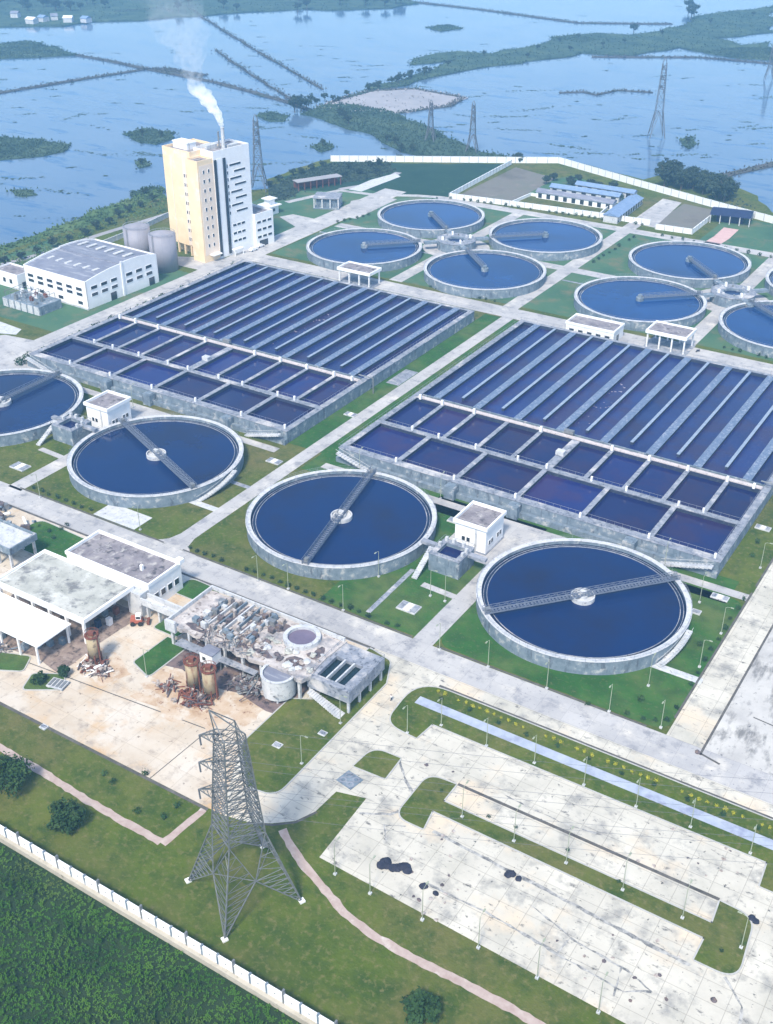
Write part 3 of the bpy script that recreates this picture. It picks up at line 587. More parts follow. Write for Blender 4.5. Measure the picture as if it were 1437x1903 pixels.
for z in (10.6,7.2,4.0): 
    for i in range(3): win(t,1.5,30+i*3.2,z,2.2,.95,'R')
m=MB(); m.box(1.51,31,0,1.62,36,2.8); m.build('entrance',glass,t)
m=MB(); m.box(1.3,14.5,2.6,3.2,20,3.0).box(2.8,14.7,0,3.1,15,2.6).box(2.8,19.5,0,3.1,19.8,2.6); m.build('canopy',white,t)
m=MB(); m.box(.01,3.0,2.8,2.6,8.0,3.2); m.build('door_canopy',white,t)
# --- smoke (steam plume leaving the chimney)
chx,chy=-318.8+(-2.4*math.cos(R(-8.5))-17.2*math.sin(R(-8.5))),358.2+(-2.4*math.sin(R(-8.5))+17.2*math.cos(R(-8.5)))
m=MB(); rg=random.Random(11); path=[(0,0,53.7,.7),(-.4,-.1,55.5,1.1),(-1.4,-.2,58,1.5),(-3.2,-.5,60.5,2.0),(-5.6,-1,63.6,2.7),(-8.5,-1.4,66.6,3.1),(-11.5,-1.6,69.3,3.2),(-12,-1.4,73,3.6),(-12,-1,78,5.4),(-14,-.5,84,7.8),(-17,0,91,10),(-21,1,99,12.5),(-26,2,108,15)]
NR=24
def lump(t,a): return 1+.14*math.sin(3*a+t*2.1)+.10*math.sin(5*a-t*3.3+1)+.05*math.sin(8*a+t*5.7)+.10*math.sin(t*4.3+a)
fine=[]
for i in range(len(path)-1):
    for j in range(6): s_=j/6; fine.append([path[i][k]*(1-s_)+path[i+1][k]*s_ for k in range(4)]+[i+s_])
for x,y,z,r,tt in fine:
    for j in range(NR):
        a=2*math.pi*j/NR; k=r*lump(tt*1.3,a); m.v.append((x+k*math.cos(a)*.95,y+k*math.sin(a),z+k*.5*math.cos(a)))
for i in range(len(fine)-1):
    for j in range(NR): p=i*NR+j; q=i*NR+(j+1)%NR; m.f.append((p,q,q+NR,p+NR)); m.mi.append(0)
m.f.append(tuple(range(NR-1,-1,-1))); m.f.append(tuple(range((len(fine)-1)*NR,len(fine)*NR))); m.mi+=[0,0]
sm=bpy.data.materials.new('steam'); sm.use_nodes=True; n=sm.node_tree.nodes; l=sm.node_tree.links; n.remove(n['Principled BSDF'])
pv=n.new('ShaderNodeVolumePrincipled'); pv.inputs['Color'].default_value=(1,1,1,1); pv.inputs['Anisotropy'].default_value=.1
tc=n.new('ShaderNodeTexCoord'); sx=n.new('ShaderNodeSeparateXYZ'); l.new(tc.outputs['Object'],sx.inputs[0])
rp=n.new('ShaderNodeValToRGB'); mr=n.new('ShaderNodeMapRange'); mr.inputs[1].default_value=54; mr.inputs[2].default_value=108; l.new(sx.outputs[2],mr.inputs[0]); l.new(mr.outputs[0],rp.inputs[0])
rp.color_ramp.elements[0].position=0; rp.color_ramp.elements[0].color=(3,3,3,1); rp.color_ramp.elements[1].position=1; rp.color_ramp.elements[1].color=(0,0,0,1)
for ps,v in ((.14,2.2),(.22,.8),(.28,.25),(.36,.07),(.55,.034),(.78,.015)):
    e=rp.color_ramp.elements.new(ps); e.color=(v,v,v,1)
nz=n.new('ShaderNodeTexNoise'); nz.inputs['Scale'].default_value=.45; nz.inputs['Detail'].default_value=4; l.new(tc.outputs['Object'],nz.inputs['Vector'])
nr=n.new('ShaderNodeMapRange'); nr.inputs[1].default_value=.34; nr.inputs[2].default_value=.62; l.new(nz.outputs[0],nr.inputs[0])
mu=n.new('ShaderNodeMath'); mu.operation='MULTIPLY'; l.new(rp.outputs[0],mu.inputs[0]); l.new(nr.outputs[0],mu.inputs[1]); l.new(mu.outputs[0],pv.inputs['Density'])
l.new(pv.outputs[0],n['Material Output'].inputs['Volume'])
o=m.build('steam_plume',sm,smooth=True); o.location=(chx,chy,0); tag(o,'white steam plume drifting up and left from the tower chimney','smoke')
# --- white hall with stepped curved roof
t=thing('white_hall','two storey white hall with a grey curved roof and rows of square windows','building',(-357,293,0),R(-2.5))
prof=[(0,11.2),(4,11.9),(9,12.6),(14,13.1),(19,13.3),(19,13.7),(24,13.8),(29,13.6),(34,12.9),(38.5,11.8)]
WX=35.8
m=MB(); m.box(0,0,0,WX,.35,11.2).box(0,38.15,0,WX,38.5,11.8)
for x in (0,WX-.35):
    v=[(x,y,0) for y,_ in prof]+[(x,y,z) for y,z in prof]+[(x+.35,y,0) for y,_ in prof]+[(x+.35,y,z) for y,z in prof]; k=len(prof)
    f=[]
    for i in range(k-1): f+=[(i,i+k,i+k+1,i+1),(2*k+i,2*k+i+1,3*k+i+1,3*k+i),(i+k,3*k+i,3*k+i+1,i+k+1)]
    f+=[(0,2*k,3*k,k),(k-1,2*k-1,4*k-1,3*k-1)]; m.add(v,f)
m.build('wall',white,t)
m=MB(); k=len(prof); m.add([(x,y,z-.6) for x in (.36,WX-.36) for y,z in prof],[(i,i+1,k+i+1,k+i)[::-1] for i in range(k-1)]); m.build('roof',roofm,t)
for y0,zz in ((8.5,11.9),(25,13.15)):
    for i in range(6): m=MB(); m.cbox((4.5+i*5.2,y0+3,zz+.25),(1.5,5.0,.35),0); m.build('skylight',concw,t)
for z in (2.2,4.9,7.0)[1:]:
    for i in range(6): win(t,2.2+i*5.6,0,z,3.2,1.2,'F')
for i in range(6): win(t,2.4+i*5.6,0,1.4,2.6,1.3,'F') if i%2 else None
for z in (4.6,7.4):
    for i in range(3): win(t,WX,2.5+i*5.2,z,3.0,1.2,'R')
    for i in range(3): win(t,WX,21+i*5.4,z,3.2,1.2,'R')
for y_ in (12,33): m=MB(); m.box(WX+.01,y_,0,WX+.12,y_+3,3.2); m.build('door',glass,t)
m=MB(); m.box(WX+.01,18.6,0,WX+.3,19.4,14.2); m.build('pilaster',white,t)
m=MB(); m.box(-.2,-.6,0,WX+.4,-.01,.6); m.build('plinth',concw,t)
t=thing('white_annex','small flat roofed white building left of the white hall','building',(-376,293,0),R(-3))
m=MB(); m.box(0,0,0,15,9,5.5); parapet(m,0,0,15,9,5.5,.7); m.build('wall',white,t); m=MB(); m.box(.4,.4,5.52,14.6,8.6,5.65); m.build('roof',roofg,t)
win(t,2,0,2,1.6,1.8,'F'); win(t,6,0,2,1.6,1.8,'F'); win(t,10,0,2,1.6,1.8,'F'); m=MB(); m.box(15.01,2,0,15.1,4,2.6); m.build('door',glass,t)
for lab,x,y in (('grey cylindrical silo nearest the tower',-328.3,343.3),('grey cylindrical silo behind the white hall, farther from the tower',-344.3,345)):
    t=thing('storage_silo',lab,'silo',(x,y,0),0,'grey storage silos beside the tower'); m=MB(); m.cyl(0,0,0,15.2,5.7,40); m.build('shell',silog,t,True)
    m=MB(); m.tube((0,0,15.2),(0,0,16.4),5.75,.8,40); m.build('roof',silog,t); m=MB(); m.ring(0,0,16.0,16.1,5.3,5.5,32); 
    for i in range(16): a=i*math.pi/8; m.tube((5.4*math.cos(a),5.4*math.sin(a),15.2),(5.4*math.cos(a),5.4*math.sin(a),16.1),.05,n=4)
    m.build('railing',rail,t); m=MB()
    for s_ in (-.3,.3): m.tube((s_,-5.9,0),(s_,-5.9,16),.06,n=4)
    for i in range(30): m.tube((-.3,-5.9,.5*i+.5),(.3,-5.9,.5*i+.5),.03,n=3)
    m.build('ladder',steel,t)
# --- substation equipment block
t=thing('equipment_block','grey green panelled equipment block with machinery on top, in front of the white hall','equipment',(-353,277,0),R(-1))
m=MB(); m.box(0,0,0,21,11,3.4); m.build('wall',concd,t)
for i in range(6): m=MB(); m.box(.6+i*3.5,-.25,.1,3.2+i*3.5,-.01,3.3); m.build('panel',concw,t)
rg=random.Random(3)
for i in range(16):
    m=MB(); x,y=1.5+rg.random()*18,1+rg.random()*9; h=rg.uniform(.8,2.4); m.box(x-.7,y-.5,3.42,x+.7,y+.5,3.42+h); m.tube((x,y,3.4+h),(x,y,4.4+h),.12,n=5); m.build('machine',[steel,white,rust,concd][i%4],t)
m=MB()
for i in range(7): m.path([(1+i*3,1,3.4),(1+i*3,1,6),(1+i*3,10,6),(1+i*3,10,3.4)],.1,4)
m.tube((1,5,6),(19,5,6),.12,n=4); m.build('gantry',steel,t)
# --- pump houses and valve chambers
def pumphouse(label,x,y):
    t=thing('pump_house',label,'building',(x,y,0),0,'small white pump houses'); m=MB(); m.box(.5,.5,0,9.5,10.3,7.2); m.build('wall',white,t)
    m=MB(); parapet(m,0,0,10,10.8,7.2,1.0,.45); m.box(.45,.45,7.2,9.55,10.35,7.35); m.build('parapet',white,t); m=MB(); m.box(.46,.46,7.36,9.54,10.34,7.42); m.build('roof',roofg,t)
    for xx in (2.6,4.0): win(t,xx,.5,2.4,.9,1.2,'F')
    for yy in (2.0,3.4,6.6,8.0): win(t,9.5,yy,2.2,.9,1.2,'R')
    m=MB(); m.box(6.4,.3,0,6.9,.49,7.1); m.build('downpipe',concw,t); m=MB(); m.box(.2,.2,0,9.8,10.6,.3); m.build('plinth',conc,t)
    return t
pumphouse('small white pump house with dark flat roof beside the nearest round tank',-118.6,219.5)
pumphouse('small white pump house with dark flat roof between the two leftmost round tanks',-249.3,218.5)
def valve(label,x,y):
    t=thing('valve_chamber',label,'chamber',(x,y,0),0,'square valve chambers'); m=MB()
    m.box(0,0,0,8.6,1.1,5).box(0,6.6,0,8.6,8.2,5).box(0,1.1,0,1.4,6.6,5).box(7.2,1.1,0,8.6,6.6,5); m.build('wall',concd,t)
    m=MB(); m.box(-.1,-.1,5,8.7,1.2,5.12).box(-.1,6.5,5,8.7,8.3,5.12).box(-.1,1.2,5,1.5,6.5,5.12).box(7.1,1.2,5,8.7,6.5,5.12); m.build('walkway',conc,t)
    m=MB(); m.sheet(rect(1.3,1,7.3,6.7),4.0); m.build('water',cellw,t)
    m=MB()
    for (a,b),(c,d) in (((0,0),(8.6,0)),((0,8.2),(8.6,8.2)),((0,0),(0,8.2)),((8.6,0),(8.6,8.2))):
        m.tube((a,b,6.1),(c,d,6.1),.04,n=4)
        for i in range(6): u=i/5; m.tube((a+(c-a)*u,b+(d-b)*u,5.1),(a+(c-a)*u,b+(d-b)*u,6.1),.04,n=4)
    m.build('railing',rail,t)
    m=MB(); m.box(8.6,4.5,4.2,13.5,6.0,5.0); m.build('channel_link',conc,t); m=MB(); m.box(-5,4.5,3.8,0,6.0,4.6); m.build('channel_link',conc,t)
    m=MB(); n=14
    for i in range(n): z=4.9-4.7*i/n; m.box(-1.6,2.5-i*.62,max(0,z-.4),-.1,3.1-i*.62,z)
    m.build('stairway',concw,t)
    for q in ((1,7.4),(3,7.5),(6,7.2),(8,3),(7.9,5.2),(.7,4.5)): m=MB(); m.box(q[0]-.35,q[1]-.35,5.1,q[0]+.35,q[1]+.35,6.2); m.build('valve_actuator',concw,t)
valve('square concrete valve chamber in front of the right pump house',-118,206.3)
valve('square concrete valve chamber in front of the left pump house',-251.1,206.4)
# --- open pavilions
def pavilion(label,x,y,w_,d,h,nc,roofmat=roofg):
    t=thing('open_pavilion',label,'pavilion',(x,y,0),0,'white open pavilions'); m=MB(); m.box(0,0,h-.9,w_,d,h-.3); parapet(m,-.1,-.1,w_+.1,d+.1,h-.9,1.2,.5); m.build('roof_slab',white,t)
    m=MB(); m.box(.5,.5,h-.29,w_-.5,d-.5,h-.2); m.build('roof',roofmat,t)
    for i in range(nc):
        for yy in (.4,d-.9): m=MB(); xx=.4+(w_-1.3)*i/(nc-1); m.box(xx,yy,0,xx+.5,yy+.5,h-.9); m.build('column',white,t)
    m=MB(); m.box(-.5,-.5,0,w_+.5,d+.5,.15); m.build('floor_slab',conc,t)
    return t
pavilion('white open pavilion on columns at the far end of the left basin',-257,368.6,15.8,8.8,6.4,4)
pavilion('white open pavilion on columns at the far end of the right basin',-125.2,371.8,15,10.4,6.4,4)
t=thing('low_building','low white flat roofed building behind the right basin, left of the open pavilion','building',(-154.2,367.4,0)); m=MB(); m.box(0,0,0,18.8,9.4,4.4); parapet(m,-.2,-.2,19,9.6,4.4,.8,.45); m.build('wall',white,t)
m=MB(); m.box(.3,.3,4.42,18.5,9.1,4.5); m.build('roof',roofg,t)
for i in range(5): win(t,1.5+i*3.5,0,1.4,1.8,1.5,'F')
m=MB(); m.box(18.81,3,0,18.9,5,2.6); m.build('door',glass,t)
# --- frame pavilion far left + wreckage row
t=thing('frame_building','grey open concrete frame building without walls between the tower and the back tanks','building',(-327,449.5,0),R(25)); m=MB(); m.box(0,0,5,13,11,5.5); m.build('roof_slab',conc,t)
for i in range(4):
    for yy in (0.2,5.2,10.2): m=MB(); m.box(.2+i*4.0,yy,0,.8+i*4,yy+.6,5); m.build('column',concw,t)
m=MB(); m.box(0,0,0,13,11,.6).box(1.5,1.5,.6,11.5,9.5,4.2); m.build('inner_wall',concd,t)
t=thing('open_shed','long rust brown open shed beside the track behind the tower','shed',(-352,471,0),R(62)); m=MB(); m.box(0,0,4.2,26,6,4.5); m.build('roof',sand,t)
m=MB()
for i in range(8): m.box(.5+i*3.5,.2,0,.9+i*3.5,.6,4.2).box(.5+i*3.5,5.4,0,.9+i*3.5,5.8,4.2)
m.build('posts',rust,t)
m=MB(); m.box(.3,5.0,0,25.7,5.3,3.6); m.build('back_wall',rust,t)
t=thing('gatehouse','small white two tier gatehouse behind the tower annex','building',(-344,430,0),R(-8)); m=MB(); m.box(0,0,0,6,6,4).box(1.2,1.2,4.4,4.8,4.8,7); m.build('wall',white,t); m=MB(); m.box(-1.2,-1.2,4,7.2,7.2,4.4).box(.2,.2,7,5.8,5.8,7.4); m.build('roof',white,t); win(t,1.5,0,1.5,1.5,1.4,'F'); win(t,6,1.5,1.5,2,1.4,'R')
m=MB(); m.box(2.5,-14,0,3.2,-.1,3.2).box(2.4,-14,3.2,3.3,-.1,3.4); m.build('side_wall',white,t)
# --- walled compound: sheds
def shed(label,x,y,L,D,h,rz,rm,wm,bays):
    t=thing('long_shed',label,'shed',(x,y,0),rz,'long sheds in the walled compound'); m=MB(); m.box(0,0,0,L,D,h); m.build('wall',wm,t)
    m=MB(); m.add([(-.4,-.6,h-.1),(L+.4,-.6,h-.1),(L+.4,D/2,h+1.3),(-.4,D/2,h+1.3),(-.4,D+.6,h-.1),(L+.4,D+.6,h-.1)],[(0,1,2,3),(3,2,5,4)]); m.add([(-.3,0,h),(-.3,D,h),(-.3,D/2,h+1.2),(L+.3,0,h),(L+.3,D,h),(L+.3,D/2,h+1.2)],[(0,2,1),(3,4,5)]); m.build('roof',rm,t)
    for i in range(bays): m=MB(); x0=L*(i+.25)/bays; m.box(x0,-.06,.3,x0+L/bays*.45,-.01,h*.8); m.build('opening',glass,t)
    return t
shed('front long shed with white wall bays facing the small lawn in the compound',-243,526,41,5.5,3.2,R(.5),roofm,white,9)
shed('second long blue roofed shed behind the front one in the compound',-241,538,37,5,3.2,R(2),blu,concw,7)
shed('farthest long blue roofed shed in the compound, under the boundary wall',-232,549.5,32,4.5,3.2,R(-1),blu,concw,6)
shed('pale blue shed standing crosswise at the right of the compound',-191,506,37,7,3.4,R(93),blu,concw,10)
t=thing('blue_shed','dark blue roofed open shed above the red track near the right edge','shed',(-155,531,0),R(10)); m=MB(); m.add([(0,0,4),(19,0,4),(19,7,5.6),(0,7,5.6),(0,14,4),(19,14,4)],[(0,1,2,3),(3,2,5,4)]); m.build('roof',bluc,t)
for i in range(5):
    for yy in (.3,13.3): m=MB(); m.box(.3+i*4.5,yy,0,.7+i*4.5,yy+.4,4.1); m.build('post',concw,t)
m=MB(); m.box(3,4,0,15,11,3); m.build('inner_wall',bluc,t)
# --- walls
def wallrun(name,label,pts,h,mt,cap=None,post=None,base=None,th=.3,panel=None):
    t=thing(name,label,'wall',(pts[0][0],pts[0][1],0)); o=Vector(pts[0])
    m=MB(); c=MB(); p_=MB()
    for a,b in zip(pts,pts[1:]):
        a=Vector(a)-o; b=Vector(b)-o; d=b-a; an=math.atan2(d.y,d.x); mid=(a+b)/2
        m.cbox((mid.x,mid.y,h/2),(d.length+th,th,h),an); c.cbox((mid.x,mid.y,h+.06),(d.length+th,th+.15,.12),an)
        if post:
            k=int(d.length/post)
            for i in range(k+1): q=a+d*i/max(k,1); p_.cbox((q.x,q.y,h/2+.1),(.45,.5,h+.35),an)
    m.build('wall',mt,t); c.build('coping',mt,t)
    if post: p_.build('posts',concw,t)
    return t
wallrun('boundary_wall','long white boundary wall along the lake behind the compound and fields',[(-372.7,530.7),(-346,546.6),(-283.5,583),(-263,595.7),(-210,575),(-158.3,556.1),(-128.8,546.3),(-60,532)],3.2,wallp,post=5)
wallrun('compound_wall','white wall around the brown field and sheds, standing nearest the back tanks',[(-284,579),(-279.8,502),(-240,507),(-202,511),(-177.2,512.7)],2.4,wallp,post=4)
wallrun('compound_wall','short white wall around the brown plot right of the compound entrance',[(-172.7,508),(-155.6,509.5),(-155.8,536)],2.4,wallp,post=4)
wallrun('courtyard_wall','low white wall enclosing the small lawn in the compound',[(-248.3,508),(-246.8,528),(-204.6,528.5),(-203,512)],1.4,wallp)
wallrun('lakeside_wall','pale wall along the lake behind the white hall',[(-376,262),(-373,295),(-372,330),(-374,372),(-378,402)],2.2,concw,post=5)
# front boundary wall with separate panels and posts
t=thing('front_boundary_wall','white panelled boundary wall with brown base crossing the lower left corner','wall',(-215,88.1,0),R(-.35))
m=MB(); m.box(0,-.9,0,255,.9,1.2); m.build('base',wallb,t); L=3.35
for i in range(12,76):
    m=MB(); m.box(i*L+.17,-.16,1.2,i*L+L-.17,.16,3.1); m.box(i*L+.1,-.22,3.1,i*L+L-.1,.22,3.22); m.mat(1).box(i*L+1.55,-.19,2.2,i*L+1.8,-.161,2.4); m.build('wall_panel',[wallp,drain],t)
    m=MB(); m.box(i*L-.16,-.25,1.2,i*L+.16,.25,3.5 if i%3 else 4.3); m.build('post',steel if i%3==0 else concd,t)
sheet('shelter_floor',rough(rect(-198,128,-166,153),.8,3,2),.028,pm('brown_floor',[(.16,.12,.11),(.26,.20,.17),(.34,.28,.24)],.35,.95,spots=((.08,.06,.055),.5,.5,.62)))  # brown floor tone under the shelter and canopy
sheet('deck_floor',rough(rect(-151,142.5,-116,164),.8,3,2),.03,pm('dark_brown_floor',[(.10,.075,.08),(.17,.125,.12),(.24,.18,.15)],.4,.95,spots=((.05,.04,.045),.6,.5,.62)))  # darker brown floor tone under the grit deck
# --- foreground headworks
t=thing('open_shelter','large flat roofed white open shelter with stained pale roof at lower left','shelter',(-197,137.9,0)); m=MB(); m.box(0,0,6.4,29,15.6,7.0); parapet(m,-.3,-.3,29.3,15.9,6.4,1.1,.55); m.build('roof_slab',white,t)
m=MB(); m.box(.5,.5,7.01,28.5,15.1,7.12); m.build('roof',roofp,t)
for i in range(6):
    for yy in (.2,14.8): m=MB(); xx=.3+i*5.5; m.box(xx,yy,0,xx+.6,yy+.6,6.4); m.build('column',white,t)
m=MB(); m.box(1,.3,5.4,28.5,.6,6.0); m.build('beam',white,t)
m=MB(); m.box(2,9,0,22,14,3.2); m.build('inner_room',concd,t)
for i in range(5): m=MB(); m.box(23.5+(i%3)*1.7,4+i*2,0,24.6+(i%3)*1.7,5.2+i*2,1.9); m.build('machine',[steel,bluc,white,concd,rust][i],t)
t=thing('white_canopy','bright white flat canopy on slender columns in front of the large open shelter','canopy',(-197,126.8,0)); m=MB(); m.box(0,0,5.2,25.6,10.2,5.5); m.build('roof',pm('bright_white_roof',[(.86,.86,.86),(.9,.9,.9)],.2,.6),t)
for i in range(5):
    for yy in (.3,9.4): m=MB(); xx=.8+i*5.9; m.box(xx,yy,0,xx+.4,yy+.4,5.2); m.build('column',white,t)
for i in range(12): m=MB(); xx=2+i*1.9; m.box(xx,2+(i%4)*2,0,xx+1.3,3.2+(i%4)*2,1.6); m.build('machine',concd,t)
t=thing('screen_building','flat roofed building with stained grey roof beside the main road at lower left','building',(-191.8,155.6,0)); m=MB(); m.box(0,0,0,27,11.4,7.0); parapet(m,-.2,-.2,27.2,11.6,7,.9,.45); m.build('wall',white,t); m=MB(); m.box(.25,.25,7.01,26.7,11.2,7.12); m.build('roof',roofg,t)
m=MB(); m.box(26.3,10.2,7.9,28,11.8,9); m.build('roof_box',white,t)
for i in range(4): win(t,27,1.5+i*2.4,2.5,1.4,1.5,'R')
for i in range(7): win(t,1.5+i*3.6,0,4.6,2.6,1.2,'F')
m=MB()
for i in range(9): m.box(5+i*2.2,-2.5,5.6,6.6+i*2.2,-.3,5.8)
m.box(4,-2.8,4.8,26,-2.6,6.0); m.build('pipe_gallery',roofg,t)
m=MB(); m.box(20.5,4.2,7.1,21.2,4.9,8.6); m.build('roof_vent',white,t)
m=MB(); m.box(23,-3,0,27,-.2,6.4); m.build('side_block',concw,t)
t=thing('elevated_channel','pale elevated concrete channel on columns joining the flat roofed building and the grit deck','channel',(-164.5,152.2,0)); m=MB(); m.box(0,0,4.2,12.5,.4,6.0).box(0,2.4,4.2,12.5,2.8,6.0).box(0,.4,4.2,12.5,2.4,4.7); m.build('trough',concw,t)
for i in range(4): m=MB(); m.box(.6+i*3.6,1,0,1.1+i*3.6,1.8,4.2); m.build('column',concw,t)
t=thing('inlet_structure','blue grey concrete inlet structure on columns at the left edge of the photo','channel',(-240,150,0)); m=MB(); m.box(0,0,4.6,34,9,5.2).box(0,0,5.2,34,.4,6.4).box(0,8.6,5.2,34,9,6.4).box(33.6,.4,5.2,34,8.6,6.4).box(12,.4,5.2,12.4,8.6,6.2); m.build('trough',concd,t)
m=MB(); m.box(20,.45,5.2,33.5,8.5,5.9); m.build('deck',concw,t)
for i in range(8):
    for yy in (.4,8): m=MB(); m.box(.5+i*4.6,yy,0,1.1+i*4.6,yy+.6,4.6); m.build('column',concw,t)
rg=random.Random(8)
t=thing('pipe_yard','jumble of grey pipes and machines on the pale yard at the left edge','equipment',(-236,160,0))
for i in range(26):
    m=MB(); x,y=rg.uniform(0,20),rg.uniform(0,10)
    if i%3: m.cbox((x,y,.9),(rg.uniform(1,3),rg.uniform(.6,1.6),1.8),rg.uniform(0,3))
    else: m.tube((x,y,rg.uniform(.5,2)),(x+rg.uniform(-4,4),y+rg.uniform(-2,2),rg.uniform(.5,3)),.35,n=8)
    m.build('machine',[steel,concd,white,scrap][i%4],t)
# grit deck
t=thing('grit_deck','cluttered concrete grit removal deck on columns with dark channel slots and a round opening','tank deck',(-152.5,148.3,0)); H=6.3
m=MB(); m.prism(rough(rect(0,0,38,15.4),.55,2.0,3),H-1,H); m.build('deck',pm('grit_deck_concrete',[(.32,.29,.28),(.46,.42,.40),(.58,.54,.50)],.4,.95,spots=[((.14,.11,.10),.7,.54,.65),((.22,.22,.24),.25,.50,.64)],bump=.2),t)
m=MB(); m.box(0,15.4,H,38,15.8,H+1).box(0,0,H,.4,15.4,H+1); m.build('parapet',concw,t)
for i in range(7):
    m=MB(); x=5.5+i*2.1; m.box(x,3,H+.01,x+1.1,14.6,H+.12); m.build('channel_slot',scrap,t)
    m=MB(); m.box(x+1.15,2.6,H,x+1.5,15,H+.9); m.build('channel_wall',concw if i%2 else concd,t)
rg=random.Random(21)
for i in range(46):
    m=MB(); x,y=rg.uniform(5,23),rg.uniform(2.5,14.5); m.cbox((x,y,H+.7),(rg.uniform(.7,1.6),rg.uniform(.6,1.3),rg.uniform(.8,1.7)),rg.uniform(-.2,.2)); m.build('gate_unit',[concw,debris,steel,scrap,concd,debris][i%6],t)
rg=random.Random(63)
for k_,(x,y,a,b) in enumerate(((7,2.2,3,1.2),(15,13,3.5,1.6),(20,5,2,2.4),(23.5,12.5,2,1.5),(25,2.5,3,1.1),(33,4,2.5,1.6),(35.5,9,1.2,2.5),(11,7,1.2,3))):
    m=MB(); m.sheet(rough([(x+a*math.cos(q),y+b*math.sin(q)) for q in [i*.7 for i in range(9)]],.35,1.0,70+k_),H+.02+.004*k_); m.build('broken_opening',scrap,t)
for k_ in range(5):
    m=MB(); x0,y0=rg.uniform(4,34),rg.uniform(-.5,3 if k_<3 else 13)
    for i in range(26):
        p=Vector((x0+rg.gauss(0,1.8),y0+rg.gauss(0,1.0),H+rg.uniform(.05,.9))); d=Vector((rg.uniform(-1,1),rg.uniform(-1,1),rg.uniform(-.5,.3))).normalized()*rg.uniform(.4,1.5); m.mat(i%3).tube(p-d,p+d,rg.uniform(.05,.16),n=4)
    m.build('scrap_tangle',[scrap,debris,steel],t)['kind']='stuff'
m=MB(); m.ring(29.5,11.2,H,H+1,3.2,4.2,40); m.build('round_opening',concw,t); m=MB(); m.disc(29.5,11.2,H+.3,3.25,40); m.build('opening_water',pm('murky_water',[(.12,.10,.15),(.17,.14,.2)],.3,.3),t)
for i in range(80):
    m=MB(); x,y=rg.uniform(15,37.5),rg.uniform(.6,12.5)
    if (x-29.5)**2+(y-11.2)**2<22: continue
    m.blob((x,y,H+.2),rg.uniform(.3,1.0),7,4,.35,.5,rg); m.build('rubble',[debris,roofp,scrap,concw][i%4],t)
for i in range(8):
    for yy in (.3,7,14.8): m=MB(); m.box(.4+i*5.1,yy,0,1+i*5.1,yy+.6,H-1); m.build('column',concw,t)
m=MB(); m.box(2,8,0,36,15,H-1.02); m.build('lower_wall',concd,t)
m=MB(); m.box(0,-.9,4.8,3,-.01,H+1.2); m.build('stair_box',concw,t)
m=MB(); m.add([(4,-2.5,3.2),(26,-1.5,3.2),(26,-1.5,3.5),(4,-2.5,3.5),(4,-.1,3.2),(26,-.1,3.2),(26,-.1,3.5),(4,-.1,3.5)],[(0,1,2,3),(3,2,6,7),(0,4,5,1)]); m.build('service_platform',conc,t)
t=thing('white_container','small white box container raised beside the grit deck','container',(-140,144.6,0)); m=MB(); m.box(0,0,2.8,3.6,3,5.6); m.build('body',white,t); m=MB(); m.box(-.1,-.1,5.6,3.7,3.1,5.8); m.build('roof',roofm,t)
for x,y in ((.1,.1),(3.2,.1),(.1,2.6),(3.2,2.6)): m=MB(); m.box(x,y,0,x+.3,y+.3,2.8); m.build('leg',steel,t)
win(t,.8,0,3.8,.9,.9,'F')
t=thing('round_tank','pale round tank with a dark flat top in front of the grit deck','tank',(-120.8,147.8,0)); m=MB(); m.ring(0,0,1,6,3.4,3.7,40); m.build('shell',concw,t,False); m=MB(); m.disc(0,0,5.6,3.45,40); m.build('top',roofm,t)
m=MB(); m.ring(0,0,5.95,6.1,3.3,3.9,40); m.build('rim',concw,t)
for i in range(6): a=i*math.pi/3; m=MB(); m.box(3.1*math.cos(a)-.2,3.1*math.sin(a)-.2,0,3.1*math.cos(a)+.2,3.1*math.sin(a)+.2,1); m.build('leg',concw,t)
t=thing('settling_bay','raised concrete basin with three dark water bays right of the grit deck','basin',(-115,150.2,0)); H=6
m=MB(); m.box(0,0,H-3,1.6,13.8,H).box(8.6,0,H-3,10.8,13.8,H).box(1.6,0,H-3,8.6,1.5,H).box(1.6,8.8,H-3,8.6,13.8,H).box(1.6,1.5,H-3,8.6,8.8,H-2.6); m.build('wall',conc,t)
bw=pm('bay_water',[(.006,.016,.022),(.010,.024,.03)],.3,.08,spec=.5)
for i in range(3): m=MB(); m.sheet(rect(1.6+i*2.35,1.4,3.9+i*2.35,8.9),H-.9); m.build('bay_water',bw,t)
for i in (1,2): m=MB(); m.box(1.45+i*2.35,1.5,H-2.6,1.8+i*2.35,8.8,H+.02); m.build('bay_divider',concw,t)
for i in range(4):
    for j in range(2): m=MB(); m.box(.2+j*9.8,.2+i*4.2,0,.7+j*9.8,.7+i*4.2,H-3); m.build('column',concw,t)
m=MB()
for y in (0,13.8): m.tube((0,y,H+1),(10.8,y,H+1),.05,n=4)
for x in (0,10.8): m.tube((x,0,H+1),(x,13.8,H+1),.05,n=4)
for i in range(7): m.tube((10.8,i*2.3,H),(10.8,i*2.3,H+1),.05,n=4).tube((0,i*2.3,H),(0,i*2.3,H+1),.05,n=4)
m.build('railing',rail,t)
m=MB(); n=16
for i in range(n): m.box(1+i*.55,-1.6-i*.05,max(0,2.9-i*.18-.4),1.55+i*.55,-.1,2.9-i*.18)
m.build('ramp',concw,t)
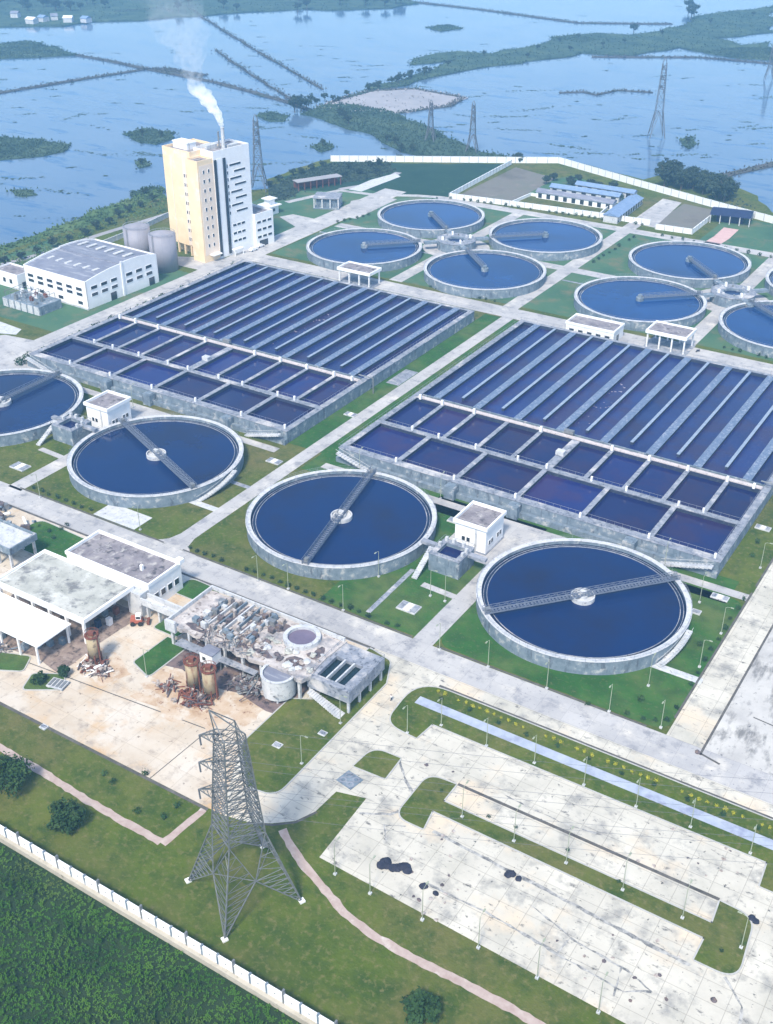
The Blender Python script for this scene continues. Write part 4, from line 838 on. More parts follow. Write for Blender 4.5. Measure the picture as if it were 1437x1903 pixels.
# rusty silos
def rsilo(label,x,y,h,r,grp):
    t=thing('rusty_silo',label,'silo',(x,y,0),0,grp); m=MB(); m.cyl(0,0,2.2,h,r,24); m.build('shell',silo,t,True); m=MB(); m.tube((0,0,.8),(0,0,2.2),.3,r,24); m.build('hopper',rust,t)
    m=MB()
    for i in range(4):
        a=R(45+90*i); m.tube((r*math.cos(a),r*math.sin(a),0),(r*math.cos(a),r*math.sin(a),3),.16,n=5)
        b2=R(135+90*i); m.tube((r*math.cos(a),r*math.sin(a),.2),(r*math.cos(b2),r*math.sin(b2),2.2),.1,n=4)
    m.build('stand',rust,t)
    m=MB(); m.ring(0,0,h,h+.25,r-.3,r+.25,20); m.ring(0,0,h+1,h+1.08,r+.1,r+.2,20)
    for i in range(10): a=i*math.pi/5; m.tube(((r+.15)*math.cos(a),(r+.15)*math.sin(a),h),((r+.15)*math.cos(a),(r+.15)*math.sin(a),h+1),.06,n=4)
    m.cbox((0,0,h+.6),(1.2,1.0,1.0),.4); m.build('top_frame',rust,t)
    m=MB(); m.tube((r+.2,0,.4),(r+.2,0,h+.6),.18,n=6); m.build('fill_pipe',rust,t)
rsilo('rusty topped yellowish silo, right one of the pair beside the grit deck',-132.4,138.9,7.8,1.5,'pair of rusty silos')
rsilo('rusty topped yellowish silo, left one of the pair beside the grit deck',-137.0,138.8,8.0,1.5,'pair of rusty silos')
rsilo('single rusty based silo in front of the large open shelter',-162,134.4,7.6,1.4,None)
def scrapheap(name,label,x,y,sx,sy,nb,mts,sd,hh=1.6):
    t=thing(name,label,'scrap heap',(x,y,0)); rg=random.Random(sd); m=MB()
    for i in range(nb):
        p=Vector((rg.gauss(0,sx*.4),rg.gauss(0,sy*.4),rg.uniform(.05,hh)))
        m.mat(rg.randrange(len(mts)))
        if rg.random()<.6: d=Vector((rg.uniform(-1,1),rg.uniform(-1,1),rg.uniform(-.4,.4))).normalized()*rg.uniform(.6,2.2); m.tube(p-d,p+d,rg.uniform(.06,.2),n=5)
        else: m.cbox(p,(rg.uniform(.4,1.4),rg.uniform(.3,1.0),rg.uniform(.2,.8)),rg.uniform(0,3),rg.uniform(-.4,.4))
    o=m.build(name,mts); o.parent=None; bpy.data.objects.remove(t); o.location=(x,y,0); return tag(o,label,'scrap heap')
scrapheap('scrap_heap','dark tangle of scrap steel under the front of the grit deck',-127.5,145.0,6.2,3.0,150,[scrap,scrap,steel,debris],31,2.6)
scrapheap('scrap_heap','rust red heap of pipes and parts around the pair of silos',-134.8,136.4,4.5,3.2,110,[rust,rust,scrap,debris],32,1.6)
scrapheap('scrap_heap','dark brown low heap left of the pair of silos',-142.5,136.4,3.0,2.4,40,[scrap,debris,rust],33,.8)
scrapheap('scrap_heap','scattered rusty parts around the single silo by the open shelter',-160.5,132.6,5.5,3.0,80,[rust,debris,scrap,white],34,1.0)
scrapheap('rubble_heap','grey brown rubble strip under the white canopy edge',-186,126.0,7,1.6,70,[debris,concd,scrap],35,.8)
# small red loader
t=thing('loader','small red and white loader machine beside the elevated channel','vehicle',(-164.2,150.2,0),R(35)); m=MB(); m.box(-1.5,-.8,.7,1.2,.8,1.6).box(-1.4,-.75,1.6,-.2,.75,2.0); m.build('body',redp,t)
m=MB(); m.box(-.2,-.7,1.6,1.0,.7,2.7); m.build('cab',[white],t); m=MB(); m.box(-.1,-.72,1.8,.9,.72,2.5); m.build('cab_window',glass,t); m=MB(); m.tube((1,.6,1.3),(2.4,.6,1.0),.12,n=5).tube((1,-.6,1.3),(2.4,-.6,1.0),.12,n=5).box(2.3,-1,.3,2.9,1,1.1); m.build('bucket',rust,t)
for x in (-1,.8):
    for y in (-.95,.95): m=MB(); m.tube((x,y-.18,.55),(x,y+.18,.55),.55,n=16); m.build('wheel',rubber,t)
# pale platform on the shrub island
t=thing('concrete_pad','pale blue grey slatted platform beside the bush in front of the white canopy','platform',(-164.8,122.2,0),R(12)); m=MB(); m.box(0,0,.5,4,3,.8); m.build('slab',concw,t); m=MB()
for i in range(4): m.box(.3+i*.95,.3,.81,.9+i*.95,2.7,.95)
m.build('slats',steel,t); m=MB(); m.box(.2,.2,0,.6,.6,.5).box(3.4,.2,0,3.8,.6,.5).box(.2,2.4,0,.6,2.8,.5).box(3.4,2.4,0,3.8,2.8,.5); m.build('legs',concw,t)
#==================================================================== PYLONS
def pylon(label,loc,rz,h,b,w1,arms,mt,rad,group=None,fine=True,armside=(1,-1)):
    """lattice tower: b half base, w1 half width at the waist, arms = [(z,length)]"""
    t=thing('power_pylon',label,'pylon',loc,rz,group); wz=h*(.38 if fine else .33); tz=h*(.905 if fine else .93); w2=w1*(.55 if fine else .5)
    def hw(z): return b+(w1-b)*z/wz if z<wz else w1+(w2-w1)*(z-wz)/(tz-wz)
    C=((1,1),(-1,1),(-1,-1),(1,-1))
    def pt(c,z): k=hw(z); return Vector((c[0]*k,c[1]*k,z))
    for c in C:
        m=MB(); n=7 if fine else 3
        m.tube(pt(c,0),pt(c,wz),rad*1.6,rad*1.4,n=5)
        
        zm=wz*.5 if fine else wz
        for ax in (0,1):
            mid=Vector((0,c[1]*hw(zm),zm)) if ax==0 else Vector((c[0]*hw(zm),0,zm))
            m.tube(pt(c,0),mid,rad*1.2,n=4)
            for i in range(1,n+1):
                p=pt(c,zm*i/n); q=pt(c,0).lerp(mid,i/n); m.tube(p,q,rad*.7,n=3)
                if i>1: m.tube(pt(c,zm*(i-1)/n),q,rad*.65,n=3)
            if fine:
                m.tube(mid,pt(c,wz),rad*1.1,n=4)
                for i in range(1,4):
                    p=pt(c,zm+(wz-zm)*i/4); q=mid.lerp(pt(c,wz),i/4); m.tube(p,q,rad*.6,n=3); m.tube(pt(c,zm+(wz-zm)*(i-1)/4),q,rad*.6,n=3)
                oth=Vector((c[0]*hw(zm),0,zm)) if ax==0 else Vector((0,c[1]*hw(zm),zm)); m.tube(mid,oth,rad*.7,n=3)
        m.build('leg',mt,t)
        if fine: m=MB(); k=pt(c,0); m.box(k.x-.5,k.y-.5,-.2,k.x+.5,k.y+.5,.35); m.build('footing',white,t)
    m=MB(); n=9 if fine else 5
    for i in range(n):
        za=wz+(tz-wz)*i/n; zb=wz+(tz-wz)*(i+1)/n
        for j in range(4):
            c,d=C[j],C[(j+1)%4]
            m.tube(pt(c,za),pt(c,zb),rad*1.4,n=4); m.tube(pt(c,za),pt(d,zb),rad*.8,n=3); m.tube(pt(d,za),pt(c,zb),rad*.8,n=3); m.tube(pt(c,za),pt(d,za),rad*.9,n=3)
            if fine:
                zm=(za+zb)/2; m.tube(pt(c,zm),pt(d,zm),rad*.6,n=3)
                q=(pt(c,za)+pt(d,za))/2; m.tube(q,pt(c,zm),rad*.55,n=3).tube(q,pt(d,zm),rad*.55,n=3)
        if fine and i%2==0: m.tube(pt(C[0],za),pt(C[2],za),rad*.6,n=3); m.tube(pt(C[1],za),pt(C[3],za),rad*.6,n=3)
    for c in C: m.tube(pt(c,tz),Vector((c[0]*w2*.3,c[1]*w2*.3,h)) if not fine else Vector((-w2*1.2,-w2*1.2,h)),rad*1.1,n=4)
    m.build('tower_body',mt,t)
    for z,L in arms:
        for s_ in armside:
            m=MB(); k=hw(z); tip=Vector((0,s_*(k+L),z+.4)) if not fine else Vector((-k-L*.707,-k-L*.707,z+.3)); ps=[Vector((-k,s_*k,z)),Vector((k,s_*k,z)),Vector((-k*.95,s_*k*.95,z+1.8)),Vector((k*.95,s_*k*.95,z+1.8))] if not fine else [Vector((-k,0,z)),Vector((0,-k,z)),Vector((-k,-k*.6,z+1.7)),Vector((-k*.6,-k,z+1.7))]
            for p in ps: m.tube(p,tip,rad,n=4)
            for i in range(1,4):
                q=[p.lerp(tip,i/4) for p in ps]; m.tube(q[0],q[1],rad*.6,n=3).tube(q[0],q[2],rad*.6,n=3).tube(q[1],q[3],rad*.6,n=3).tube(q[0],ps[1].lerp(tip,(i-1)/4),rad*.6,n=3)
            a=m.build('cross_arm',mt,t)
            m=MB(); m.tube(tip,tip+Vector((0,s_*.1,-2.2)),rad*1.6,n=6); m.build('insulator',steelf,a)
    return t
pc=(-94,101.9); pylst=pm('pylon_steel',[(.11,.12,.125),(.19,.20,.205)],1.5,.55,metal=.2)
pylon('tall steel lattice pylon standing on the lawn in the foreground',(pc[0],pc[1],0),R(-25),41,7.4,3.35,[(22.9,2.4),(29.1,2.4),(35.1,2.4)],pylst,.105,None,True,(1,))
for lab,x,y,h,b,rz in (('lattice pylon rising just behind the tower at its right',-370,462,38,4.2,.5),('smaller lattice pylon on the dike, left of a similar one',-352,606,24,3.0,.3),('lattice pylon standing at the water edge behind the long boundary wall',-317,594,28,3.2,.3),('tall lattice pylon standing in the open water at upper right',-240.5,688,46,4.6,.5),('faint distant pylon at the upper right edge of the water',-237,912,28,3.2,.4)):
    pylon(lab,(x,y,-1 if y>600 else 0),rz,h,b,b*.5,[(h*.62,h*.10),(h*.74,h*.10),(h*.86,h*.09)],steelf,.13,'distant lattice pylons',False)
# overhead lines from the foreground pylon
pr_=R(-25)
def wires(name,label,dx,dy,dz,L):
    m=MB()
    for z in (21.5,27.3,33.2,40.5):
        for s_ in (1,-1):
            k=3.2*s_; p=Vector((pc[0]-math.sin(pr_)*k,pc[1]+math.cos(pr_)*k,min(z,36))); q=p+Vector((dx*L,dy*L,dz)); pts=[]
            for i in range(25):
                u=i/24; w_=p.lerp(q,u); w_.z-=9*4*u*(1-u)*.9; pts.append(w_)
            m.path(pts,.03,3)
            if z>40: break
    o=m.build(name,steelf); tag(o,label,'cable')
wires('overhead_power_line','thin overhead conductors running from the foreground pylon to the right',.88,.47,6,260)
#==================================================================== LAMPS
t=thing('street_lamp','street lamp','lamp'); lamp0=t
m=MB(); m.tube((0,0,0),(0,0,7.6),.09,.06,n=8); m.build('pole',lampm,t); m=MB(); m.path([(0,0,7.4),(.35,0,7.75),(1.2,0,7.9)],.04,5); m.build('arm',lampm,t)
m=MB(); m.box(1.1,-.14,7.84,1.8,.14,7.97); m.build('lamp_head',lampm,t); m=MB(); m.box(-.28,-.28,0,.28,.28,.35); m.build('base',concw,t)
first=[True]
def lamp(x,y,rz,label,group):
    if first[0]: o=lamp0; first[0]=False; o.location=(x,y,0); o.rotation_euler=(0,0,rz); o['label']=label; o['group']=group
    else: o=dup(lamp0,(x,y,0),rz,None,label,group)
def lamps(pxs,rz,label,group):
    for p in pxs: x,y=G(*p); lamp(x,y,rz,label,group)
lamps([(757,1363),(820,1349),(904,1387),(993,1419),(1085,1460),(1182,1500),(1283,1538),(1394,1587)],R(-90),'pale street lamp in the row between the blue grey path and the parking yard','lamps along the parking yard top edge')
lamps([(859,1519),(955,1564),(1052,1605),(1157,1655),(1268,1707)],R(90),'pale street lamp on the narrow green strip in the middle of the parking yard','lamps on the parking median')
lamps([(1377,1762)],R(180),'pale street lamp alone on the rounded right end of the parking median',None)
lamps([(623,1625),(688,1661),(785,1710),(889,1762),(998,1818),(1112,1882)],R(90),'pale street lamp along the lower edge of the parking yard','lamps along the parking yard bottom edge')
lamps([(817,1208),(907,1240),(1016,1280),(1132,1323),(1228,1353)],R(-90),'pale street lamp on the lawn between the nearest round tank and the wide road','lamps on the lawn before the nearest tank')
lamps([(1300,1240),(1340,1178),(1413,1056)],0,'pale street lamp on the lawn along the right hand road','lamps along the right road')
lamps([(1205,1275),(1300,1120)],R(90),'short grey lamp on the grass close to the wall of the nearest round tank','lamps close around the nearest tank')
lamps([(536,1095),(638,1135),(704,1072),(75,925),(261,985)],R(-90),'pale street lamp on the lawn along the far side of the main road','lamps along the main road')
lamps([(827,1118),(800,1108)],0,'lamp on the small green triangle below the right valve chamber','lamps below the right valve chamber')
lamps([(561,1420)],0,'pale street lamp on the lawn patch right of the foreground pylon',None)
lamps([(273,1258)],0,'pale street lamp on the small lawn patch in front of the grit deck',None)
lamps([(633,1345)],0,'pale street lamp at the corner of the raised basin with three dark bays',None)
lamps([(480,1080+0)],R(-90),'pale street lamp by the road behind the grit deck',None)
for X,Y,lb in ((-246,236,'lamp beside the path behind the left pump house'),(-160,238.5,'lamp beside the path behind the middle round tank'),(-133,238.5,'lamp on the path under the right basin wall, left of the pump house'),(-68,239,'lamp beside the stair at the right corner of the right basin')): lamp(X,Y,R(90),lb,None)
#==================================================================== PLANTS
def shrubmesh(seed,mt,n=70,r=.75,size=.17): 
    rg=random.Random(seed); m=MB(); m.leaves((0,0,r*.75),(r,r,r*.85),n,size,rg,.35); return m
protos={}
def shrub(x,y,kind,label,group,sc=1,nm='shrub',z=0):
    key=(kind,random.randrange(3))
    mt={'d':leafd,'g':leafm,'y':leafy}[kind]
    if key not in protos:
        o=shrubmesh(hash(key[1])+5,mt,80).build(nm,mt); protos[key]=o; o.name=nm
    else: o=protos[key].copy(); COL.objects.link(o); o.name=nm
    o.location=(x,y,z); o.rotation_euler=(0,0,random.random()*6); o.scale=(sc,sc,sc*random.uniform(.9,1.3)); o['label']=label; o['category']='shrub'; o['group']=group
    return o
def row(x0,y0,x1,y1,step,kind,label,group,sc=1,jit=.3,nm='shrub',z=0,skip=.1):
    L=math.hypot(x1-x0,y1-y0); k=int(L/step)
    for i in range(k+1):
        if random.random()<skip: continue
        u=i/max(k,1); shrub(x0+(x1-x0)*u+random.uniform(-jit,jit),y0+(y1-y0)*u+random.uniform(-jit,jit),kind,label,group,sc*random.uniform(.8,1.2),nm,z)
row(-175,181.6,-112,181.6,2.6,'d','small dark shrub in the row along the main road below the middle round tank','shrubs along the main road, middle')
row(-233,181.6,-210.5,181.6,3.0,'d','small dark shrub in the row along the main road below the second round tank','shrubs along the main road, left')
row(-278.5,500.8,-242,504.8,3.4,'d','dark shrub in front of the compound wall, left of the wall gap','shrubs along the compound wall, left part',1.25,.2)
row(-236,505.2,-180,510.5,3.2,'d','dark shrub in front of the compound wall, right of the wall gap','shrubs along the compound wall, right part',1.25,.2)
row(-303.5,437,-284,497,3.6,'d','dark shrub along the road beside the farthest back tank','shrubs beside the farthest back tank',1.2)
row(-302.8,240,-302.8,290,2.2,'d','shrub in the dense row along the left side of the left basin cells','shrubs along the left basin cells',2.3,.2,skip=.02)
row(-302.8,292,-302.6,358,2.4,'d','shrub in the row along the left side of the left basin lanes','shrubs along the left basin lanes',2.3,.2,skip=.05)
row(-296,365,-262,368.5,2.4,'d','shrub along the far end of the left basin, left of its open pavilion','shrubs at the far end of the left basin',.95,.3)
row(-239,367.5,-192,368,2.6,'d','shrub along the far end of the left basin, right of its open pavilion','shrubs at the far end of the left basin, right part',.95,.3)
row(-168,366.5,-157,366.5,2.4,'d','shrub at the far left corner of the right basin','shrubs at the corner of the right basin',1,.2)
row(-105,367,-70,367.5,2.8,'d','shrub along the far end of the right basin, right of its open pavilion','shrubs at the far end of the right basin',1,.3)
row(-106,385.5,-70,385.5,3.0,'d','shrub on the lawn below the right edge back tank','shrubs below the right edge back tank',.9,.5)
row(-228,384,-192,383.5,3.2,'d','shrub on the lawn below the lowest tank of the left back group','shrubs below the lowest left back tank',.9,.5)
row(-178,448,-176,490,5,'d','shrub along the middle road beside the back tanks','shrubs along the middle road, far end',1.1,.3)
row(-166,499,-100,494,5,'d','shrub along the road above the uppermost right back tank','shrubs along the north road, right',1.2,.3)
row(-92,166.4,-20,165.6,1.7,'y','small yellow flowering shrub in the dotted row along the top of the green strip','yellow shrubs on the green strip',.62,.15,'flowering_shrub',.15,.18)
row(-90,164.4,-22,164.2,6.2,'d','dark round shrub between the blue grey path and the yellow shrubs','dark shrubs on the green strip',.8,.3,'shrub',.15,0)
row(-46.8,184,-46.8,236,4.5,'d','dark shrub at the lawn edge along the right hand road','shrubs along the right road',.9,.3)
for p in ((1165,1328),(1195,1338),(1092,1310),(1218,1340)): x,y=G(*p); shrub(x,y,'d','dark shrub on the front lawn corner of the nearest round tank','shrubs on the front lawn corner',.9)
for p in ((1408,1010),(1398,1035),(1190,1308-5),(1300,1200)): x,y=G(*p); shrub(x,y,'g','low flat green shrub on the lawn near the right hand road','low shrubs near the right road',1.1)
for p in ((958,1540),(908,1520),(1055,1582),(820,1472),(1150,1640),(1340,1770)): x,y=G(*p); shrub(x,y,'d','tiny dark shrub on the green median of the parking yard','shrubs on the parking median',.6,z=.15)
for p in ((115,985),(92,990),(125,978),(100,1002)): x,y=G(*p); shrub(x,y,'d','dark shrub on the small lawn left of the flat roofed building','shrubs left of the flat roofed building',.9,z=.15)
for p in ((270,1440),(330,1500),(210,1455),(195,1440),(305,1520),(255,1510)): x,y=G(*p); shrub(x,y,'g','low weedy bush on the lawn between the brick path and the plaza','weeds on the lawn before the plaza',1.1)
def bush(label,x,y,r,h,seed,mt=leafm,sub=90,cl=26,ls=.34):
    t=thing('bush',label,'bush',(x,y,0)); rg=random.Random(seed); m=MB()
    for i in range(cl):
        a=rg.random()*6.28; k=math.sqrt(rg.random())*r*.75; z=h*(.35+.5*rg.random()*(1-k/r*.6)); m.leaves((k*math.cos(a),k*math.sin(a),z),(r*.36,r*.36,h*.24),sub,ls,rg,.4)
    m.build('foliage',mt,t); m=MB(); rg=random.Random(seed)
    for i in range(6): a=rg.random()*6.28; m.tube((0,0,0),(r*.5*math.cos(a),r*.5*math.sin(a),h*.6),.12,.05,n=5)
    m.build('stems',bark,t)
bush('large rounded green bush between the brick path and the front boundary wall',-131.5,96,4.0,5.4,1); bush('large green bush cut by the left edge, above the front boundary wall',-149.3,96.8,6.0,7.5,2)
bush('dark green bush on the lawn at the bottom edge, right of centre',-55.2,97.6,3.4,4.2,3); bush('green bush on the kerbed island beside the slatted platform',-167.4,122.6,2.0,2.6,4,leafm,60,14,.28); bush('dark bush at the end of the white canopy near the single silo',-164.2,127.6,1.9,3.0,5,leafd,60,14,.28)
# crop field below the boundary wall
rg=random.Random(77); m=MB(); 
for i in range(17000):
    x,y=(rg.uniform(-150,-58),rg.uniform(50,86.0)) if i<9500 else (rg.uniform(-215,40),rg.uniform(5,86.0)); hg=(.8+.5*math.sin(x*.35+2*math.sin(y*.2))*math.sin(y*.45))*rg.uniform(.7,1.3)*(1.1 if y<83 else .6)
    if rg.random()<.12: continue
    for j in range(7):
        a=rg.random()*6.28; ln=rg.uniform(.2,.45); c_,s_=math.cos(a)*ln,math.sin(a)*ln; q=hg*rg.uniform(.6,1)
        m.add([(x,y,q*.55),(x+c_*.55+s_*.22,y+s_*.55-c_*.22,q),(x+c_,y+s_,q*.8),(x+c_*.55-s_*.22,y+s_*.55+c_*.22,q)],[(0,1,2,3)])
o=m.build('crop_field',crop); tag(o,None,None,None,'stuff'); sheet('field_soil',rect(-260,-60,60,87.1),.01,pm('crop_floor',[(.012,.030,.010),(.026,.052,.016)],.3,1,bump=.6))
# trees
def treemesh(seed,kind):
    rg=random.Random(seed); t=thing('tree','tree','tree'); m=MB(); h=9+rg.random()*2; cr=4.2+rg.random()
    for i in range(34):
        d=Vector((rg.gauss(0,1),rg.gauss(0,1),rg.gauss(0,.8))).normalized()*rg.uniform(.35,.95); c=Vector((d.x*cr,d.y*cr,h*.64+d.z*h*.3)); m.leaves(c,(1.5,1.5,1.1),34,.5,rg,.3)
    m.build('crown',kind,t); m=MB(); m.tube((0,0,-.5),(.2,.1,h*.45),.42,.28,n=8)
    for i in range(6): a=rg.random()*6.28; m.tube((.1,.05,h*(.3+.04*i)),(math.cos(a)*cr*.6,math.sin(a)*cr*.6,h*(.55+.06*i)),.18,.06,n=5)
    m.build('trunk',bark,t); return t
TP=[treemesh(100+i,leaff) for i in range(4)]; used=[False]*4
def tree(px,py,sc,label,group,z=None,world=None):
    x,y=world or G(px,py,-.5); i=random.randrange(4)
    if not used[i]: o=TP[i]; used[i]=True; o.location=(x,y,-.5); o.scale=(sc,)*3; o.rotation_euler=(0,0,random.random()*6); o['label']=label; o['group']=group
    else: dup(TP[i],(x,y,-.5),random.random()*6,sc,label,group)
for p in ((548,208),(560,206),(570,204),(552,200)): tree(*p,.95,'tree in the dark clump where the dikes meet left of the mud flat','trees where the dikes meet')
for p in ((604,188),(588,196),(578,192)): tree(*p,.62,'smaller tree right of the dark clump where the dikes meet','smaller trees by the dike junction')
for p in ((632,215),(640,222),(648,230)): tree(*p,.6,'tree on the green marsh below the pale mud flat','trees on the marsh below the mud flat')
for p in ((735,268),(744,282),(766,282),(742,300),(958,302),(967,304),(965,298),(720,262)): tree(*p,.5,'small tree on the marsh behind the long boundary wall','small trees behind the boundary wall')
for i in range(34):
    x,y=random.uniform(-205,-158),0; u=(x+203)/43; y=random.uniform(581-u*12,604-u*22); tree(0,0,random.uniform(.85,1.3),'tree in the large dark clump behind the boundary wall at right','clump of trees at the lake edge',world=(x,y))
for p in ((1028,338),(1015,344),(1059,345),(1075,340),(1110,354),(1140,356),(1150,376),(1098,350),(1062,352)): tree(*p,.55,'tree standing among the long sheds of the compound','trees among the compound sheds')
for p in ((1284,36),(1290,28),(1280,20)): tree(*p,1.25,'tall tree by the water at the top right','tall trees at top right')
tree(1178,62,1.0,'single tree on the marsh band right of centre at the top',None)
for i in range(22):
    u=random.random(); p=(625+215*u+random.uniform(-8,8),186-66*u+random.uniform(-3,5)); tree(*p,random.uniform(.35,.6),'low tree in the hedge line on the narrow green bank above the mud flat','hedge trees above the mud flat')
for i in range(20): tree(random.uniform(840,1180),0,1,None,None) if 0 else None
for p in ((1000,92),(1040,78),(1075,72),(1120,86),(980,108),(900,104),(1060,95),(1160,80),(1230,64),(1320,44),(1400,30)): tree(*p,.45,'low tree on the broad marsh band across the top right','low trees on the marsh band')
for p in ((500,350),(520,340),(545,328),(560,326),(580,318),(600,312),(650,318),(690,312),(705,310),(640,330),(668,326),(700,322)): tree(*p,.48,'tree in the overgrown corner between the tower and the lakeside wall','trees in the overgrown lake corner')
for p in ((205,420),(222,408),(240,398),(262,388),(285,378),(180,430),(160,440),(130,452),(100,462),(70,474),(40,484),(10,496)): tree(*p,random.uniform(.38,.55),'tree on the green lake bank behind the white hall','trees on the lake bank')
for p in ((265,252),(300,254),(262,305),(270,362),(600,270),(1278,266)): tree(*p,.4,'bush like tree on a floating weed island in the lake','trees on the weed islands')
for i in range(46): tree(random.uniform(-20,780),random.uniform(-6,22) ,random.uniform(.8,1.3),'tree in the hazy belt along the far shore at the top left','trees of the far shore')
for p in ((718,392-26),(1340,392),(1368,396)): pass
# far village houses
rg=random.Random(9)
for i,p in enumerate(((20,33),(48,44),(70,40),(96,38),(118,42),(150,42))):
    x,y=G(*p,-.3); t=thing('far_house','tiny white house on the hazy far shore at top left','house',(x,y,-.3),rg.random(),'houses on the far shore'); w_=rg.uniform(6,10); m=MB(); m.box(0,0,0,w_,8,4); m.build('wall',concw,t)
    m=MB(); m.add([(-.4,-.5,4),(w_+.4,-.5,4),(w_+.4,4,6),(-.4,4,6),(-.4,8.5,4),(w_+.4,8.5,4)],[(0,1,2,3),(3,2,5,4)]); m.add([(0,0,4),(0,8,4),(0,4,5.9),(w_,0,4),(w_,8,4),(w_,4,5.9)],[(0,2,1),(3,4,5)]); m.build('roof',[roofm,white,blu][i%3],t)
#==================================================================== SMALL OBJECTS
def slab(label,px,py,a,b,rz=0,n=3):
    x,y=G(px,py); t=thing('concrete_slab',label,'slab',(x,y,0),rz,'pale concrete slabs on the lawns'); m=MB(); m.box(-a/2,-b/2,0,a/2,b/2,.3); m.build('slab',concw,t)
    for i in range(n): m=MB(); k=a/n; m.box(-a/2+i*k+.2,-b/2+.3,.31,-a/2+(i+1)*k-.2,b/2-.3,.42); m.build('cover',white if i%2 else conc,t)
slab('pale slab with covers on the lawn between the middle and nearest round tanks',760,1130,5.2,3.6); slab('pale slab with covers right of the nearest round tank',1338,1111,4.2,2.2); slab('pale slab on the grass at the right corner of the right basin',1418,982,4,2.2)
slab('pale slab with covers on the lawn at the left edge below the leftmost round tank',38,868,5.5,3.6); slab('pale slab on the grass beside the middle road, below the left basin corner',652,771,4,2.4); slab('small pale slab just right of the nearest tank wall',1294,1138,2.2,1.8,0,1)
slab('pale slabs on the triangle lawn right of the second round tank',510,858,4.6,2.6); slab('pale slab on the lawn right of the pylon, upper one',600,1364,1.7,1.4,0,1); slab('pale slab on the lawn right of the pylon, lower one',516,1386,1.9,1.5,0,1); slab('pale slab by the plaza edge near the left side',82,1352,1.6,1.3,0,1)
slab('pale slab behind the nearest round tank, left of the right pump house',843,958+10,3,2.4,0,1)
x,y=G(650,1450); t=thing('drain_cover','grey square gridded drain cover on the curve of the yard road','cover',(x,y,0),R(-10)); m=MB(); m.box(-2,-1.8,.02,2,1.8,.14); m.build('slab',concd,t)
for i in range(2):
    for j in range(2): m=MB(); m.ring(-.95+1.9*i,-.85+1.7*j,.14,.2,.45,.75,20); m.build('grate',conc,t)
def pile(label,px,py,r,mt,sd,name='tarpaulin_pile',n=3,st=.0):
    x,y=G(px,py); rg=random.Random(sd); m=MB()
    for i in range(n): m.blob((rg.uniform(-r*.5,r*.5),rg.uniform(-r*.4,r*.4),.1),r*rg.uniform(.6,.8),12,7,.12,.55,rg)
    o=m.build(name,mt); o.location=(x,y,0); tag(o,label,'pile','dark covered piles on the parking yard')
pile('large dark blue black covered pile on the parking yard, left lump',719,1608,1.5,black,1); pile('large dark blue black covered pile on the parking yard, middle lump',738,1612,1.5,black,2); pile('large dark blue black covered pile on the parking yard, right lump',757,1614,1.4,black,3)
pile('long dark green covered lump on the drain line in the middle of the parking yard',948,1626,1.0,black,4); pile('small dark lump joined to the long one on the drain line',966,1633,.8,black,7,n=2); pile('small dark pile below and right of the large covered pile',787,1648,.9,black,5,n=2); pile('smallest dark pile right of the large covered pile',808,1662,.7,black,6,n=2)
pile('dark lump beside the rounded right end of the parking median',1400,1709,.9,black,8,n=3); pile('dark lump on the crossing near the right hand road',1297,1397,.8,scrap,9,n=2); pile('dark brown lump near the lower right corner of the parking yard',1326,1858,.7,scrap,10,n=2)
rg=random.Random(44)
for i in range(60):
    px,py=random.choice(((rg.uniform(1180,1420),rg.uniform(1540,1640)),(rg.uniform(720,900),rg.uniform(1590,1720)),(rg.uniform(1000,1300),rg.uniform(1700,1860)),(rg.uniform(760,850),rg.uniform(1420,1560)))); x,y=G(px,py)
    if 138.5<y<145 and x<-22 or 130<y<145.5 and (x>-23 or x<-74): continue
    m=MB(); m.blob((0,0,0),rg.uniform(.2,.45),7,4,.35,.3,rg); o=m.build('rubble_lump',[scrap,debris][i%2]); o.location=(x,y,.02); tag(o,'small dark lump of rubble lying on the pale parking yard','rubble','small rubble lumps on the parking yard')
# cars
def car(label,x,y,rz,pa):
    t=thing('parked_car',label,'car',(x,y,0),rz,'white cars parked at the tower'); pts=[(-2.1,.35),(-2.15,.8),(-1.7,.95),(-1.1,1.45),(.6,1.47),(1.2,.98),(2.0,.85),(2.15,.5),(2.1,.35)]
    m=MB(); k=len(pts); v=[(a,s_*.85*(1 if b<1 else .85),b) for s_ in (-1,1) for a,b in pts]; m.add(v,[tuple(range(k))[::-1] if 0 else tuple(range(k)),tuple(range(2*k-1,k-1,-1))]+[(i,k+i,k+(i+1)%k,(i+1)%k) for i in range(k)]); m.build('body',pa,t)
    m=MB(); m.add([(s_*1,0,0) for s_ in (0,)],[]); m.box(-1.0,-.76,1.0,.75,.76,1.4); m.build('window',glass,t)
    for a in (-1.3,1.3):
        for b in (-.8,.8): m=MB(); m.tube((a,b-.1,.33),(a,b+.1,.33),.33,n=14); m.build('wheel',rubber,t)
    for b in (-.55,.55): m=MB(); m.box(2.05,b-.15,.6,2.17,b+.15,.75); m.build('headlight',glass,t)
for p,lb in (((471,466),'white car parked by the tower annex, the one farthest left'),((484,459),'white car parked by the tower annex, the middle of three'),((496,452),'white car parked by the tower annex, the one farthest right')): x,y=G(*p); car(lb,x,y,R(82),carw)
x,y=G(1297,654); t=thing('motorcycle','dark motorcycle parked at the far end of the right basin beside the open pavilion','motorcycle',(x,y,.02),R(60))
for a in (-.7,.7): m=MB(); m.ring(0,0,-.06,.06,.2,.33,18); o=m.build('wheel',rubber,t); o.rotation_euler=(R(90),0,0); o.location=(a,0,.33)
